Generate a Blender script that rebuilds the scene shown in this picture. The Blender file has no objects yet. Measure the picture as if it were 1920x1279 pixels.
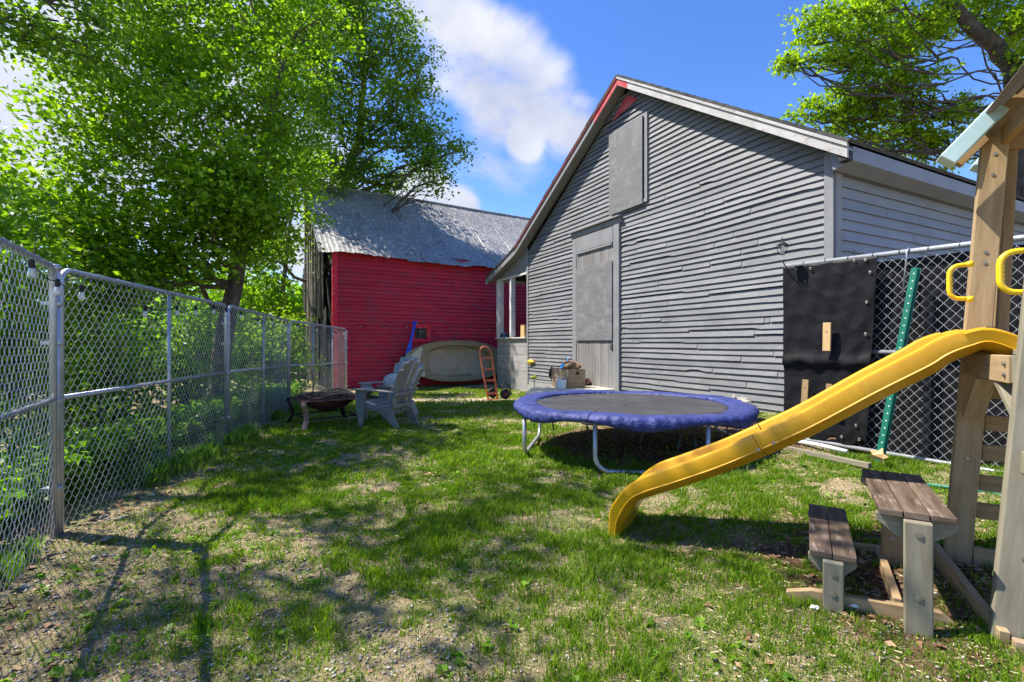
import bpy, math, random
import numpy as np
from mathutils import Vector, Matrix
S = bpy.context.scene
R = math.radians
rnd = random.Random(7)
NP = np.random.default_rng(11)

# ------------------------------------------------------------------ camera, sky, sun, exposure
CAM_H = 1.35
cd = bpy.data.cameras.new("camera"); cam = bpy.data.objects.new("camera", cd)
S.collection.objects.link(cam); S.camera = cam
cam.location = (0, 0, CAM_H); cam.rotation_euler = (R(90), 0, 0)
cd.sensor_width = 36; cd.lens = 36 * 900 / 1920; cd.shift_y = 3.5 / 1920
cd.clip_start = 0.05; cd.clip_end = 2000
S.view_settings.view_transform = 'Standard'; S.view_settings.look = 'None'
S.view_settings.gamma = 1.0; S.view_settings.exposure = 1.10
S.cycles.max_bounces = 8; S.cycles.transparent_max_bounces = 8

SUN_EL, SUN_AZ = 57.0, R(80)            # azimuth measured from +Y towards -X: the sun stands to the left
sun_dir = Vector((-math.sin(SUN_AZ) * math.cos(R(SUN_EL)), math.cos(SUN_AZ) * math.cos(R(SUN_EL)), math.sin(R(SUN_EL))))
sl = bpy.data.lights.new("sun", 'SUN'); sl.energy = 5.0; sl.angle = R(0.55); sl.color = (1.0, 0.94, 0.83)
so = bpy.data.objects.new("sun", sl); S.collection.objects.link(so)
so.rotation_euler = sun_dir.to_track_quat('Z', 'Y').to_euler()

w = bpy.data.worlds.new("World"); S.world = w; w.use_nodes = True
nt = w.node_tree; nt.nodes.clear()
N = nt.nodes.new; L = nt.links.new
sky = N("ShaderNodeTexSky"); sky.sky_type = 'NISHITA'; sky.sun_disc = False
sky.sun_elevation = R(SUN_EL); sky.sun_rotation = -SUN_AZ
sky.ozone_density = 5.0; sky.dust_density = 0.25; sky.air_density = 1.0
hs = N("ShaderNodeHueSaturation"); hs.inputs["Saturation"].default_value = 1.2
hs.inputs["Hue"].default_value = 0.512; L(sky.outputs[0], hs.inputs["Color"])
bg1 = N("ShaderNodeBackground"); bg1.inputs[1].default_value = 0.125; L(hs.outputs[0], bg1.inputs[0])
bg2 = N("ShaderNodeBackground")
tc = N("ShaderNodeTexCoord")
def dirn(px, py):
    v = Vector(((px - 960) / 900, 1, (643 - py) / 900)); v.normalize(); return v
def wmath(op, a, b=None, c=None, clamp=False):
    m = N("ShaderNodeMath"); m.operation = op; m.use_clamp = clamp
    for i, x in enumerate((a, b, c)):
        if x is None: continue
        if isinstance(x, (int, float)): m.inputs[i].default_value = x
        else: L(x, m.inputs[i])
    return m.outputs[0]
nz = N("ShaderNodeTexNoise"); nz.inputs["Scale"].default_value = 3.6; nz.inputs["Detail"].default_value = 9; nz.inputs["Roughness"].default_value = 0.56; nz.inputs["Distortion"].default_value = 0.35
mp = N("ShaderNodeMapping"); mp.inputs["Scale"].default_value = (1, 1, 1.7); mp.inputs["Location"].default_value = (0.35, 0.2, 0.1)
L(tc.outputs["Generated"], mp.inputs[0]); L(mp.outputs[0], nz.inputs["Vector"])
mask = None
for (px, py, deg) in ((800, 30, 6.5), (860, 90, 7.5), (930, 140, 8.0), (1010, 185, 6.8), (1075, 230, 5.0), (990, 255, 3.2), (790, 372, 4.6), (860, 392, 3.2), (40, 190, 13), (90, 300, 12), (480, 330, 14), (300, 60, 16), (560, 420, 9)):
    d = N("ShaderNodeVectorMath"); d.operation = 'DOT_PRODUCT'; L(tc.outputs["Generated"], d.inputs[0]); d.inputs[1].default_value = dirn(px, py)
    mr = N("ShaderNodeMapRange"); mr.interpolation_type = 'SMOOTHSTEP'; L(d.outputs["Value"], mr.inputs[0])
    mr.inputs[1].default_value = math.cos(R(deg)); mr.inputs[2].default_value = math.cos(R(deg * 0.12))
    mask = mr.outputs[0] if mask is None else wmath('MAXIMUM', mask, mr.outputs[0])
dens = wmath('ADD', wmath('MULTIPLY', mask, 0.80), wmath('MULTIPLY', wmath('SUBTRACT', nz.outputs["Fac"], 0.5), 2.3))
cf = N("ShaderNodeMapRange"); cf.interpolation_type = 'SMOOTHSTEP'; L(dens, cf.inputs[0]); cf.inputs[1].default_value = 0.18; cf.inputs[2].default_value = 0.85
nz2 = N("ShaderNodeTexNoise"); nz2.inputs["Scale"].default_value = 6; nz2.inputs["Detail"].default_value = 5; L(tc.outputs["Generated"], nz2.inputs["Vector"])
cr = N("ShaderNodeValToRGB"); L(nz2.outputs["Fac"], cr.inputs[0])
cr.color_ramp.elements[0].position = 0.30; cr.color_ramp.elements[0].color = (0.46, 0.50, 0.64, 1)
cr.color_ramp.elements[1].position = 0.62; cr.color_ramp.elements[1].color = (0.80, 0.81, 0.86, 1)
L(cr.outputs[0], bg2.inputs[0]); bg2.inputs[1].default_value = 0.56
mx = N("ShaderNodeMixShader"); L(wmath('MULTIPLY', cf.outputs[0], 0.93), mx.inputs[0]); L(bg1.outputs[0], mx.inputs[1]); L(bg2.outputs[0], mx.inputs[2])
wo = N("ShaderNodeOutputWorld"); L(mx.outputs[0], wo.inputs[0])

# ------------------------------------------------------------------ helpers
def gz(x, y):
    z = -0.02 * max(0.0, min(y, 17.0) - 6) if y > 6 else 0.0
    z += 0.08 * max(0.0, min(x, 5.0) - 1)
    fx = -3.15 - 0.21 * (y - 3.3) if y < 12.6 else -5.1     # bank falling away behind the left fence
    if y < 3.3: fx = -3.15 + 0.6 * (3.3 - y)
    if x < fx - 0.5 and y < 14: z -= 0.22 * min(5.0, fx - 0.5 - x)
    return z
def at(px, py, Y):
    return Vector(((px - 960) / 900 * Y, Y, CAM_H - (py - 643) / 900 * Y))
WP = {}
def tag(o, label=None, cat=None, group=None, kind=None):
    if label: o['label'] = label
    if cat: o['category'] = cat
    if group: o['group'] = group
    if kind: o['kind'] = kind
    return o
def thing(name, loc, label, cat, group=None, rz=0.0, scale=1.0):
    o = bpy.data.objects.new(name, None); S.collection.objects.link(o)
    o.location = loc; o.rotation_euler = (0, 0, rz); o.scale = (scale,) * 3
    o.empty_display_size = 0.1
    WP[o] = Vector(loc)
    return tag(o, label, cat, group)
def copy_tree(o, parent=None):
    c = o.copy(); S.collection.objects.link(c); c.parent = parent
    for ch in [k for k in S.objects if k.parent == o]: copy_tree(ch, c)
    return c
class MB:
    def __init__(s): s.v = []; s.f = []; s.uv = []
    def add(s, vs, fs, uvs=None):
        b = len(s.v); s.v.extend([tuple(v) for v in vs])
        for i, f in enumerate(fs):
            s.f.append([b + k for k in f])
            s.uv.append(uvs[i] if uvs else [(vs[k][0], vs[k][2]) for k in f])
    def frame(s, o, ax, ay, az, lx, ly, lz, taper=1.0):
        """box centred at o; UV runs along x axis"""
        o = Vector(o); pts = []
        for i in (-1, 1):
            t = taper if i > 0 else 1.0
            for j in (-1, 1):
                for k in (-1, 1):
                    pts.append(o + ax * (i * lx / 2) + ay * (j * ly / 2 * t) + az * (k * lz / 2 * t))
        fs = [(0, 1, 3, 2), (4, 6, 7, 5), (0, 4, 5, 1), (2, 3, 7, 6), (0, 2, 6, 4), (1, 5, 7, 3)]
        ro = rnd.random() * 40; rv = rnd.random() * 40
        loc = [(i * lx / 2, j * ly / 2, k * lz / 2) for i in (-1, 1) for j in (-1, 1) for k in (-1, 1)]
        uvs = []
        for n, f in enumerate(fs):
            if n < 2: uvs.append([(loc[k][1] + ro, loc[k][2] + rv) for k in f])
            elif n < 4: uvs.append([(loc[k][0] + ro, loc[k][2] + rv) for k in f])
            else: uvs.append([(loc[k][0] + ro, loc[k][1] + rv + 3) for k in f])
        s.add(pts, fs, uvs); return s
    def box(s, c, size, rz=0.0):
        a = Vector((math.cos(rz), math.sin(rz), 0)); b = Vector((-a.y, a.x, 0)); z = Vector((0, 0, 1))
        sx, sy, sz = size
        if sz > sx and sz > sy: return s.frame(c, z, a, b, sz, sx, sy)
        if sy > sx: return s.frame(c, b, -a, z, sy, sx, sz)
        return s.frame(c, a, b, z, sx, sy, sz)
    def plank(s, p0, p1, w, t, wdir=(0, 0, 1), taper=1.0):
        p0, p1 = Vector(p0), Vector(p1); ax = (p1 - p0); l = ax.length; ax.normalize()
        wd = Vector(wdir); wd = (wd - ax * wd.dot(ax)).normalized(); td = ax.cross(wd)
        return s.frame((p0 + p1) / 2, ax, wd, td, l, w, t, taper)
    def tube(s, pts, r, n=8, closed=False, cap=True):
        pts = [Vector(p) for p in pts]; m = len(pts)
        rr = r if isinstance(r, (list, tuple)) else [r] * m
        rings = []; up = None; vs = []; d = 0
        for i in range(m):
            a = pts[(i - 1) % m] if (i > 0 or closed) else pts[i]; b = pts[(i + 1) % m] if (i < m - 1 or closed) else pts[i]
            t = (b - a).normalized() if (b - a).length > 1e-9 else Vector((0, 0, 1))
            if up is None:
                up = Vector((0, 0, 1)) if abs(t.z) < 0.9 else Vector((1, 0, 0))
            x = t.cross(up); x = x.normalized() if x.length > 1e-6 else Vector((1, 0, 0)); y = x.cross(t).normalized(); up = y
            for k in range(n):
                an = 2 * math.pi * k / n
                vs.append(pts[i] + (x * math.cos(an) + y * math.sin(an)) * rr[i])
        fs = []; uv = []; ro = rnd.random() * 30
        ds = [0]
        for i in range(1, m): ds.append(ds[-1] + (pts[i] - pts[i - 1]).length)
        segs = m if closed else m - 1
        for i in range(segs):
            j = (i + 1) % m; dj = ds[j] if j else ds[-1] + 0.1
            for k in range(n):
                k2 = (k + 1) % n
                fs.append((i * n + k, i * n + k2, j * n + k2, j * n + k))
                c = 2 * math.pi * max(rr[i], 1e-3) / n
                uv.append([(ds[i] + ro, k * c), (ds[i] + ro, (k + 1) * c), (dj + ro, (k + 1) * c), (dj + ro, k * c)])
        if cap and not closed:
            fs.append(tuple(range(n))[::-1]); uv.append([(0, 0)] * n)
            fs.append(tuple((m - 1) * n + k for k in range(n))); uv.append([(0, 0)] * n)
        s.add(vs, fs, uv); return s
    def lathe(s, o, prof, n=24, axis=(0, 0, 1)):
        az = Vector(axis).normalized(); ax = az.orthogonal().normalized(); ay = az.cross(ax); o = Vector(o)
        vs = []; m = len(prof)
        for (r, h) in prof:
            for k in range(n):
                a = 2 * math.pi * k / n; vs.append(o + az * h + (ax * math.cos(a) + ay * math.sin(a)) * r)
        fs = []
        for i in range(m - 1):
            for k in range(n):
                k2 = (k + 1) % n; fs.append((i * n + k, i * n + k2, (i + 1) * n + k2, (i + 1) * n + k))
        if prof[0][0] > 1e-4: fs.append(tuple(range(n))[::-1])
        if prof[-1][0] > 1e-4: fs.append(tuple((m - 1) * n + k for k in range(n)))
        s.add(vs, fs); return s
    def prism(s, poly, off):
        """poly list of Vectors (planar), extruded by vector off"""
        off = Vector(off); n = len(poly); p = [Vector(q) for q in poly]
        vs = p + [q + off for q in p]
        fs = [tuple(range(n))[::-1], tuple(range(n, 2 * n))] + [(i, (i + 1) % n, n + (i + 1) % n, n + i) for i in range(n)]
        e = (p[1] - p[0]).normalized(); nn = e.cross(off).normalized() if e.cross(off).length > 1e-6 else Vector((0, 0, 1))
        ro = rnd.random() * 20
        nrm = (p[1] - p[0]).cross(p[2] - p[0]).normalized(); u = Vector((nrm.y, -nrm.x, 0)); u = u.normalized() if u.length > 1e-3 else Vector((1, 0, 0)); v = nrm.cross(u)
        uvs = [[(vs[k].dot(u) + ro, vs[k].dot(v)) for k in f] for f in fs[:2]] + [[((vs[k] - p[0]).length + ro, 0.01 * (k % 2)) for k in f] for f in fs[2:]]
        s.add(vs, fs, uvs); return s
    def build(s, name, m, parent=None, smooth=False, bevel=0.0, local=False, **kw):
        me = bpy.data.meshes.new(name)
        off = Vector((0, 0, 0))
        if parent is not None and not local: off = WP[parent]
        me.from_pydata([(v[0] - off.x, v[1] - off.y, v[2] - off.z) for v in s.v], [], s.f)
        uvl = me.uv_layers.new(name="UVMap")
        flat = [c for f in s.uv for p in f for c in p]
        uvl.data.foreach_set("uv", flat)
        me.materials.append(m); me.update()
        if smooth: me.polygons.foreach_set("use_smooth", [True] * len(me.polygons))
        o = bpy.data.objects.new(name, me); S.collection.objects.link(o)
        if parent is not None: o.parent = parent
        WP[o] = off
        if bevel:
            b = o.modifiers.new("bevel", 'BEVEL'); b.width = bevel; b.segments = 2; b.limit_method = 'ANGLE'; b.angle_limit = R(40)
        tag(o, **kw); return o
def np_mesh(name, m, V, F, parent=None, smooth=False, **kw):
    """V (n,3), F (k,q) numpy, world coordinates"""
    off = WP[parent] if parent is not None else Vector((0, 0, 0))
    V = V - np.array(off)
    me = bpy.data.meshes.new(name); q = F.shape[1]
    me.vertices.add(len(V)); me.vertices.foreach_set("co", V.astype(np.float32).ravel())
    me.loops.add(F.size); me.loops.foreach_set("vertex_index", F.astype(np.int32).ravel())
    me.polygons.add(len(F)); me.polygons.foreach_set("loop_start", np.arange(0, F.size, q, dtype=np.int32))
    me.polygons.foreach_set("loop_total", np.full(len(F), q, dtype=np.int32))
    if smooth: me.polygons.foreach_set("use_smooth", np.ones(len(F), dtype=bool))
    me.materials.append(m); me.update(calc_edges=True)
    o = bpy.data.objects.new(name, me); S.collection.objects.link(o)
    if parent is not None: o.parent = parent
    WP[o] = off
    return tag(o, **kw)
def vnoise(x, y, seed=0):
    xi = np.floor(x).astype(np.int64); yi = np.floor(y).astype(np.int64); fx = x - xi; fy = y - yi
    fx = fx * fx * (3 - 2 * fx); fy = fy * fy * (3 - 2 * fy)
    def h(a, b):
        n = (a * 374761393 + b * 668265263 + seed * 974634777) & 0x7fffffff
        n = ((n ^ (n >> 13)) * 1274126177) & 0x7fffffff
        return ((n ^ (n >> 16)) & 0xffff) / 65535.0
    return (h(xi, yi) * (1 - fx) + h(xi + 1, yi) * fx) * (1 - fy) + (h(xi, yi + 1) * (1 - fx) + h(xi + 1, yi + 1) * fx) * fy
def fbm(x, y, o=4, seed=0):
    s = 0; a = 0.5; t = 0
    for i in range(o): s = s + a * vnoise(x * 2 ** i, y * 2 ** i, seed + i); t += a; a *= 0.5
    return s / t

# ------------------------------------------------------------------ materials
def mat(name, cols, scale=4.0, stretch=(1, 1, 1), rough=0.75, bump=0.15, bscale=None, detail=6, coord='Object', metal=0.0, spec=0.35, isl=0.0, pos=(0.3, 0.7), bdist=0.01, patch=None, patch2=None, coat=0.0):
    """cols: two or three colours blended by noise. patch=(colour, scale, lo, hi, stretch) lays a second coloured wear layer."""
    m = bpy.data.materials.new(name); m.use_nodes = True; t = m.node_tree; nn = t.nodes; ll = t.links
    b = nn["Principled BSDF"]; b.inputs["Roughness"].default_value = rough; b.inputs["Metallic"].default_value = metal
    b.inputs["Specular IOR Level"].default_value = spec; b.inputs["Coat Weight"].default_value = coat
    c = nn.new("ShaderNodeTexCoord"); src = c.outputs[coord]
    def noise(sc, st, det=detail, rg=0.6):
        q = nn.new("ShaderNodeMapping"); q.inputs["Scale"].default_value = st; ll.new(src, q.inputs[0])
        n = nn.new("ShaderNodeTexNoise"); n.inputs["Scale"].default_value = sc; n.inputs["Detail"].default_value = det; n.inputs["Roughness"].default_value = rg
        ll.new(q.outputs[0], n.inputs["Vector"]); return n.outputs["Fac"]
    f = noise(scale, stretch)
    if isl:
        g = nn.new("ShaderNodeNewGeometry"); a = nn.new("ShaderNodeMath"); a.operation = 'MULTIPLY_ADD'
        ll.new(g.outputs["Random Per Island"], a.inputs[0]); a.inputs[1].default_value = isl
        s2 = nn.new("ShaderNodeMath"); s2.operation = 'SUBTRACT'; ll.new(f, s2.inputs[0]); s2.inputs[1].default_value = isl / 2
        ll.new(s2.outputs[0], a.inputs[2]); f = a.outputs[0]
    r = nn.new("ShaderNodeValToRGB"); ll.new(f, r.inputs[0]); e = r.color_ramp.elements
    e[0].position = pos[0]; e[1].position = pos[1]; e[0].color = (*cols[0], 1); e[1].color = (*cols[-1], 1)
    if len(cols) == 3: k = e.new((pos[0] + pos[1]) / 2); k.color = (*cols[1], 1)
    out = r.outputs[0]
    for pt in (patch, patch2):
        if not pt: continue
        pc, ps, lo, hi, pst = pt
        pf = noise(ps, pst, 8, 0.68)
        mr = nn.new("ShaderNodeMapRange"); ll.new(pf, mr.inputs[0]); mr.inputs[1].default_value = lo; mr.inputs[2].default_value = hi
        mm = nn.new("ShaderNodeMixRGB"); ll.new(mr.outputs[0], mm.inputs[0]); ll.new(out, mm.inputs[1]); mm.inputs[2].default_value = (*pc, 1); out = mm.outputs[0]
    ll.new(out, b.inputs["Base Color"])
    if bump:
        bf = noise(bscale or scale * 3, stretch, 8)
        bn = nn.new("ShaderNodeBump"); bn.inputs["Strength"].default_value = bump; bn.inputs["Distance"].default_value = bdist
        ll.new(bf, bn.inputs["Height"]); ll.new(bn.outputs[0], b.inputs["Normal"])
    return m
def leafmat(name, dark, mid, light, trans=0.42, hue=None):
    m = bpy.data.materials.new(name); m.use_nodes = True; t = m.node_tree; nn = t.nodes; ll = t.links; nn.clear()
    g = nn.new("ShaderNodeNewGeometry"); r = nn.new("ShaderNodeValToRGB"); ll.new(g.outputs["Random Per Island"], r.inputs[0])
    e = r.color_ramp.elements; e[0].color = (*dark, 1); e[1].color = (*light, 1); e[1].position = 1.0; k = e.new(0.55); k.color = (*mid, 1)
    d = nn.new("ShaderNodeBsdfPrincipled"); d.inputs["Roughness"].default_value = 0.48; d.inputs["Specular IOR Level"].default_value = 0.35
    ll.new(r.outputs[0], d.inputs["Base Color"])
    tr = nn.new("ShaderNodeBsdfTranslucent"); mc = nn.new("ShaderNodeMixRGB"); mc.blend_type = 'MULTIPLY'; mc.inputs[0].default_value = 1.0
    ll.new(r.outputs[0], mc.inputs[1]); mc.inputs[2].default_value = (1.9, 2.0, 0.7, 1); ll.new(mc.outputs[0], tr.inputs[0])
    mxs = nn.new("ShaderNodeMixShader"); mxs.inputs[0].default_value = trans; ll.new(d.outputs[0], mxs.inputs[1]); ll.new(tr.outputs[0], mxs.inputs[2])
    o = nn.new("ShaderNodeOutputMaterial"); ll.new(mxs.outputs[0], o.inputs[0]); return m
GP = (0.33, 0.33, 0.345)
M = dict(
 grey_siding=mat('grey_paint_siding', [(0.135, 0.137, 0.145), (0.20, 0.203, 0.213)], 1.2, (1, 1, 2), 0.6, 0.45, 26, isl=0.25, patch=((0.26, 0.262, 0.272), 5, 0.55, 0.75, (1, 1, 5)), patch2=((0.10, 0.095, 0.09), 14, 0.635, 0.66, (.8, .8, 3)), bdist=0.006),
 shade_siding=mat('shade_blue_grey_siding', [(0.19, 0.205, 0.25), (0.24, 0.255, 0.305)], 1.5, (1, 1, 2), 0.6, 0.25, 25, isl=0.2, patch=((0.2, 0.2, 0.2), 9, 0.62, 0.75, (1, 1, 3))),  # grey siding with the bluish shade of the side wall put into its colour
 grey_trim=mat('grey_trim_paint', [(0.185, 0.188, 0.196), (0.245, 0.248, 0.258)], 3, (1, 1, 1), 0.6, 0.4, 40, patch=((0.13, 0.12, 0.115), 13, 0.70, 0.75, (1, 1, 1)), bdist=0.005),
 worn_trim=mat('worn_white_trim', [(0.34, 0.325, 0.315), (0.48, 0.47, 0.46)], 3, (1, 1, 1), 0.7, 0.5, 30, patch=((0.20, 0.17, 0.15), 7, 0.58, 0.68, (1, 1, 3)), bdist=0.006),
 plywood=mat('grey_painted_plywood', [(0.125, 0.126, 0.131), (0.185, 0.186, 0.192)], 2.5, (1, 1, 7), 0.65, 0.5, 24, patch=((0.25, 0.24, 0.24), 3, 0.5, 0.72, (1, 1, 1)), patch2=((0.25, 0.17, 0.17), 2.2, 0.66, 0.8, (1, 1, 1)), bdist=0.004),
 door_planks=mat('weathered_door_planks', [(0.165, 0.16, 0.158), (0.235, 0.228, 0.225)], 5, (1, 1, .3), 0.75, 0.4, 24, isl=0.4, patch=((0.22, 0.17, 0.13), 4, 0.56, 0.7, (2, 2, .6))),
 red_siding=mat('red_barn_paint', [(0.54, 0.022, 0.050), (0.70, 0.038, 0.075)], 1.5, (1, 1, 3), 0.6, 0.3, 25, isl=0.3, patch=((0.36, 0.06, 0.075), 2.2, 0.48, 0.70, (1, 1, 2.5)), patch2=((0.30, 0.20, 0.18), 15, 0.69, 0.72, (1, 1, 3))),
 red_trim=mat('bright_red_trim', [(0.78, 0.012, 0.045), (0.88, 0.025, 0.06)], 3, (1, 1, 1), 0.55, 0.3, 30, patch=((0.5, 0.45, 0.42), 14, 0.60, 0.64, (1, 1, 1))),
 red_patch=mat('old_red_paint', [(0.42, 0.02, 0.03), (0.55, 0.12, 0.12)], 4, (1, 1, 1), 0.6, 0.3, 30),
 old_red=mat('dull_maroon_paint', [(0.10, 0.012, 0.018), (0.22, 0.03, 0.035)], 4, (1, 1, 1), 0.7, 0.3, 30),
 barn_plank=mat('weathered_shade_darkened_planks', [(0.02, 0.018, 0.012), (0.055, 0.05, 0.036), (0.13, 0.115, 0.08)], 5, (1, 1, 0.10), 0.9, 0.8, 14, isl=0.5, bdist=0.02),  # weathered wood, darkened further so the colour carries the tree shade
 dark_inside=mat('dark_interior', [(0.01, 0.009, 0.008), (0.02, 0.018, 0.016)], 2, bump=0),
 metal_roof=mat('galvanised_roof', [(0.15, 0.15, 0.155), (0.29, 0.287, 0.29)], 1.2, (1, 1, 1), 0.6, 0.15, 10, metal=0.1, isl=0.0, patch=((0.56, 0.53, 0.48), 5, 0.48, 0.70, (2, 2, 1)), patch2=((0.20, 0.16, 0.13), 8, 0.66, 0.78, (1, 1, 1))),
 shingle=mat('dark_shingles', [(0.035, 0.034, 0.035), (0.08, 0.078, 0.075)], 9, rough=0.9, bump=0.6, bscale=30, patch=((0.05, 0.07, 0.03), 4, 0.6, 0.7, (1, 1, 1))),
 white_paint=mat('white_porch_paint', [(0.52, 0.51, 0.50), (0.66, 0.65, 0.63)], 5, (1, 1, 1), 0.55, 0.2, 30),
 half_wall=mat('grey_half_wall_boards', [(0.25, 0.24, 0.235), (0.36, 0.35, 0.345)], 3, (1, 1, 6), 0.7, 0.4, 20, isl=0.2),
 concrete=mat('pale_concrete', [(0.50, 0.45, 0.33), (0.62, 0.57, 0.43)], 4, rough=0.9, bump=0.4, bscale=30, patch=((0.22, 0.19, 0.13), 5, 0.58, 0.72, (1, 1, 1))),
 found=mat('grey_foundation', [(0.24, 0.24, 0.24), (0.32, 0.32, 0.32)], 3, rough=0.85, bump=0.4, bscale=25),
 galv=mat('galvanised_pipe', [(0.36, 0.38, 0.42), (0.55, 0.57, 0.62)], 7, rough=0.38, bump=0.1, metal=0.6, spec=0.5, patch=((0.30, 0.30, 0.32), 14, 0.6, 0.7, (1, 1, 1))),
 wire=mat('galvanised_wire', [(0.42, 0.43, 0.46), (0.60, 0.61, 0.64)], 9, rough=0.42, bump=0, metal=0.45, spec=0.5),
 wire_bright=mat('pale_wire', [(0.42, 0.43, 0.44), (0.58, 0.59, 0.60)], 9, rough=0.45, bump=0, metal=0.3),
 bark=mat('tree_bark', [(0.055, 0.042, 0.032), (0.12, 0.095, 0.072), (0.20, 0.165, 0.13)], 7, (1, 1, .25), 0.95, 1.0, 12, bdist=0.03),
 bark_dark=mat('dark_maple_bark', [(0.035, 0.028, 0.024), (0.13, 0.105, 0.09)], 9, (1, 1, .5), 0.95, 1.0, 14, bdist=0.03),
 navy=mat('blue_vinyl_pad', [(0.018, 0.028, 0.13), (0.038, 0.052, 0.21)], 6, rough=0.5, bump=0.9, bscale=14, spec=0.4, bdist=0.03, patch=((0.08, 0.095, 0.27), 9, 0.58, 0.75, (1, 1, 2))),
 mat_black=mat('trampoline_mat', [(0.028, 0.028, 0.032), (0.05, 0.05, 0.055)], 3, rough=0.6, bump=0.2, bscale=150, patch=((0.08, 0.08, 0.085), 2, 0.5, 0.8, (1, 1, 1))),
 black=mat('black_rubber', [(0.012, 0.012, 0.013), (0.03, 0.03, 0.03)], 8, rough=0.7),
 screen=mat('black_shade_cloth', [(0.007, 0.007, 0.008), (0.016, 0.016, 0.018)], 3, rough=0.5, bump=0.3, bscale=30, stretch=(1, 1, 4), bdist=0.006, spec=0.12, patch=((0.022, 0.022, 0.024), 30, 0.55, 0.75, (1, 1, 6))),
 yellow=mat('yellow_slide_plastic', [(0.50, 0.245, 0.003), (0.60, 0.32, 0.006)], 2.5, rough=0.33, bump=0.06, bscale=30, spec=0.5, patch=((0.66, 0.40, 0.03), 3, 0.5, 0.8, (1, 1, 1)), patch2=((0.30, 0.17, 0.03), 7, 0.60, 0.85, (1, 1, 2))),
 yellow_handle=mat('yellow_grab_handle', [(0.80, 0.50, 0.01), (0.88, 0.58, 0.015)], 5, rough=0.35, bump=0, spec=0.5),
 pine=mat('weathered_pine', [(0.24, 0.155, 0.075), (0.34, 0.235, 0.125), (0.42, 0.31, 0.18)], 5, (0.5, 5, 5), 0.8, 0.35, 6, coord='UV', pos=(0.25, 0.75), patch=((0.16, 0.145, 0.095), 2.2, 0.60, 0.75, (1, 2, 2)), patch2=((0.09, 0.055, 0.03), 3.2, 0.72, 0.76, (1, 5, 5)), bdist=0.004),
 pine_warm=mat('warm_pine', [(0.24, 0.15, 0.065), (0.36, 0.24, 0.12)], 5, (0.5, 5, 5), 0.75, 0.3, 6, coord='UV', bdist=0.004),
 pine_grey=mat('greyed_pine', [(0.165, 0.145, 0.10), (0.26, 0.235, 0.17)], 5, (0.6, 5, 5), 0.85, 0.4, 6, coord='UV', patch=((0.14, 0.15, 0.11), 3, 0.60, 0.76, (1, 2, 2)), patch2=((0.10, 0.10, 0.08), 12, 0.70, 0.74, (1, 1, 1)), bdist=0.004),
 redwood=mat('brown_worn_planks', [(0.05, 0.031, 0.020), (0.11, 0.076, 0.052), (0.20, 0.150, 0.108)], 4, (0.5, 6, 6), 0.72, 0.5, 6, coord='UV', patch=((0.34, 0.28, 0.24), 5, 0.56, 0.72, (1, 5, 5)), bdist=0.005),
 teal=mat('pale_teal', [(0.42, 0.60, 0.60), (0.52, 0.68, 0.66)], 4, rough=0.4, bump=0.1, spec=0.5),  # even pale teal tone for the rafters
 roof_board=mat('roof_boards', [(0.17, 0.14, 0.11), (0.26, 0.22, 0.18)], 5, (0.5, 6, 6), 0.85, 0.5, 6, coord='UV', bdist=0.005, patch=((0.07, 0.06, 0.05), 6, 0.62, 0.7, (1, 4, 4))),
 bolt=mat('steel_bolt', [(0.25, 0.23, 0.20), (0.45, 0.42, 0.38)], 20, rough=0.4, bump=0, metal=0.8),
 green=mat('green_post_paint', [(0.008, 0.12, 0.08), (0.014, 0.18, 0.12)], 6, rough=0.45, bump=0.1),
 stake=mat('fresh_pine', [(0.50, 0.32, 0.14), (0.62, 0.42, 0.20)], 6, (0.5, 5, 5), 0.7, 0.2, 6, coord='UV'),
 rust=mat('rusted_steel', [(0.03, 0.012, 0.010), (0.09, 0.034, 0.022), (0.24, 0.10, 0.06)], 7, rough=0.8, bump=0.5, bscale=25, bdist=0.005),
 rust_light=mat('pale_rusted_steel', [(0.30, 0.16, 0.12), (0.48, 0.32, 0.26)], 9, rough=0.8, bump=0.3, bscale=25),
 soot=mat('sooty_steel', [(0.012, 0.010, 0.010), (0.035, 0.022, 0.018)], 7, rough=0.6, bump=0.2),
 resin=mat('grey_resin', [(0.17, 0.165, 0.16), (0.24, 0.232, 0.222)], 3, rough=0.5, bump=0.08, bscale=40, patch=((0.32, 0.29, 0.26), 4, 0.55, 0.7, (1, 1, 1))),
 resin_pale=mat('pale_grey_resin', [(0.28, 0.27, 0.26), (0.40, 0.388, 0.365)], 3, rough=0.5, bump=0.08, bscale=40),
 cloth_white=mat('offwhite_cloth', [(0.44, 0.42, 0.38), (0.55, 0.53, 0.49)], 12, rough=0.9, bump=0.3),
 cloth_teal=mat('blue_print_cloth', [(0.02, 0.16, 0.30), (0.10, 0.35, 0.45)], 9, rough=0.9, bump=0.3, patch=((0.5, 0.05, 0.07), 11, 0.58, 0.62, (1, 1, 1)), patch2=((0.6, 0.58, 0.5), 10, 0.60, 0.64, (1.3, 1, 1))),
 boat=mat('olive_boat_hull', [(0.30, 0.22, 0.11), (0.42, 0.32, 0.175)], 3, rough=0.5, bump=0.1, patch=((0.13, 0.10, 0.06), 3, 0.55, 0.75, (1, 1, 1))),
 boat_in=mat('dirty_boat_floor', [(0.46, 0.36, 0.22), (0.62, 0.50, 0.33)], 4, rough=0.7, bump=0.3, patch=((0.14, 0.12, 0.09), 4, 0.55, 0.72, (1, 1, 1))),
 boat_panel=mat('pale_boat_panel', [(0.60, 0.52, 0.36), (0.70, 0.62, 0.45)], 8, rough=0.6, bump=0.2),
 orange=mat('orange_truck_paint', [(0.46, 0.11, 0.04), (0.60, 0.17, 0.07)], 8, rough=0.5, bump=0.2),
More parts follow.
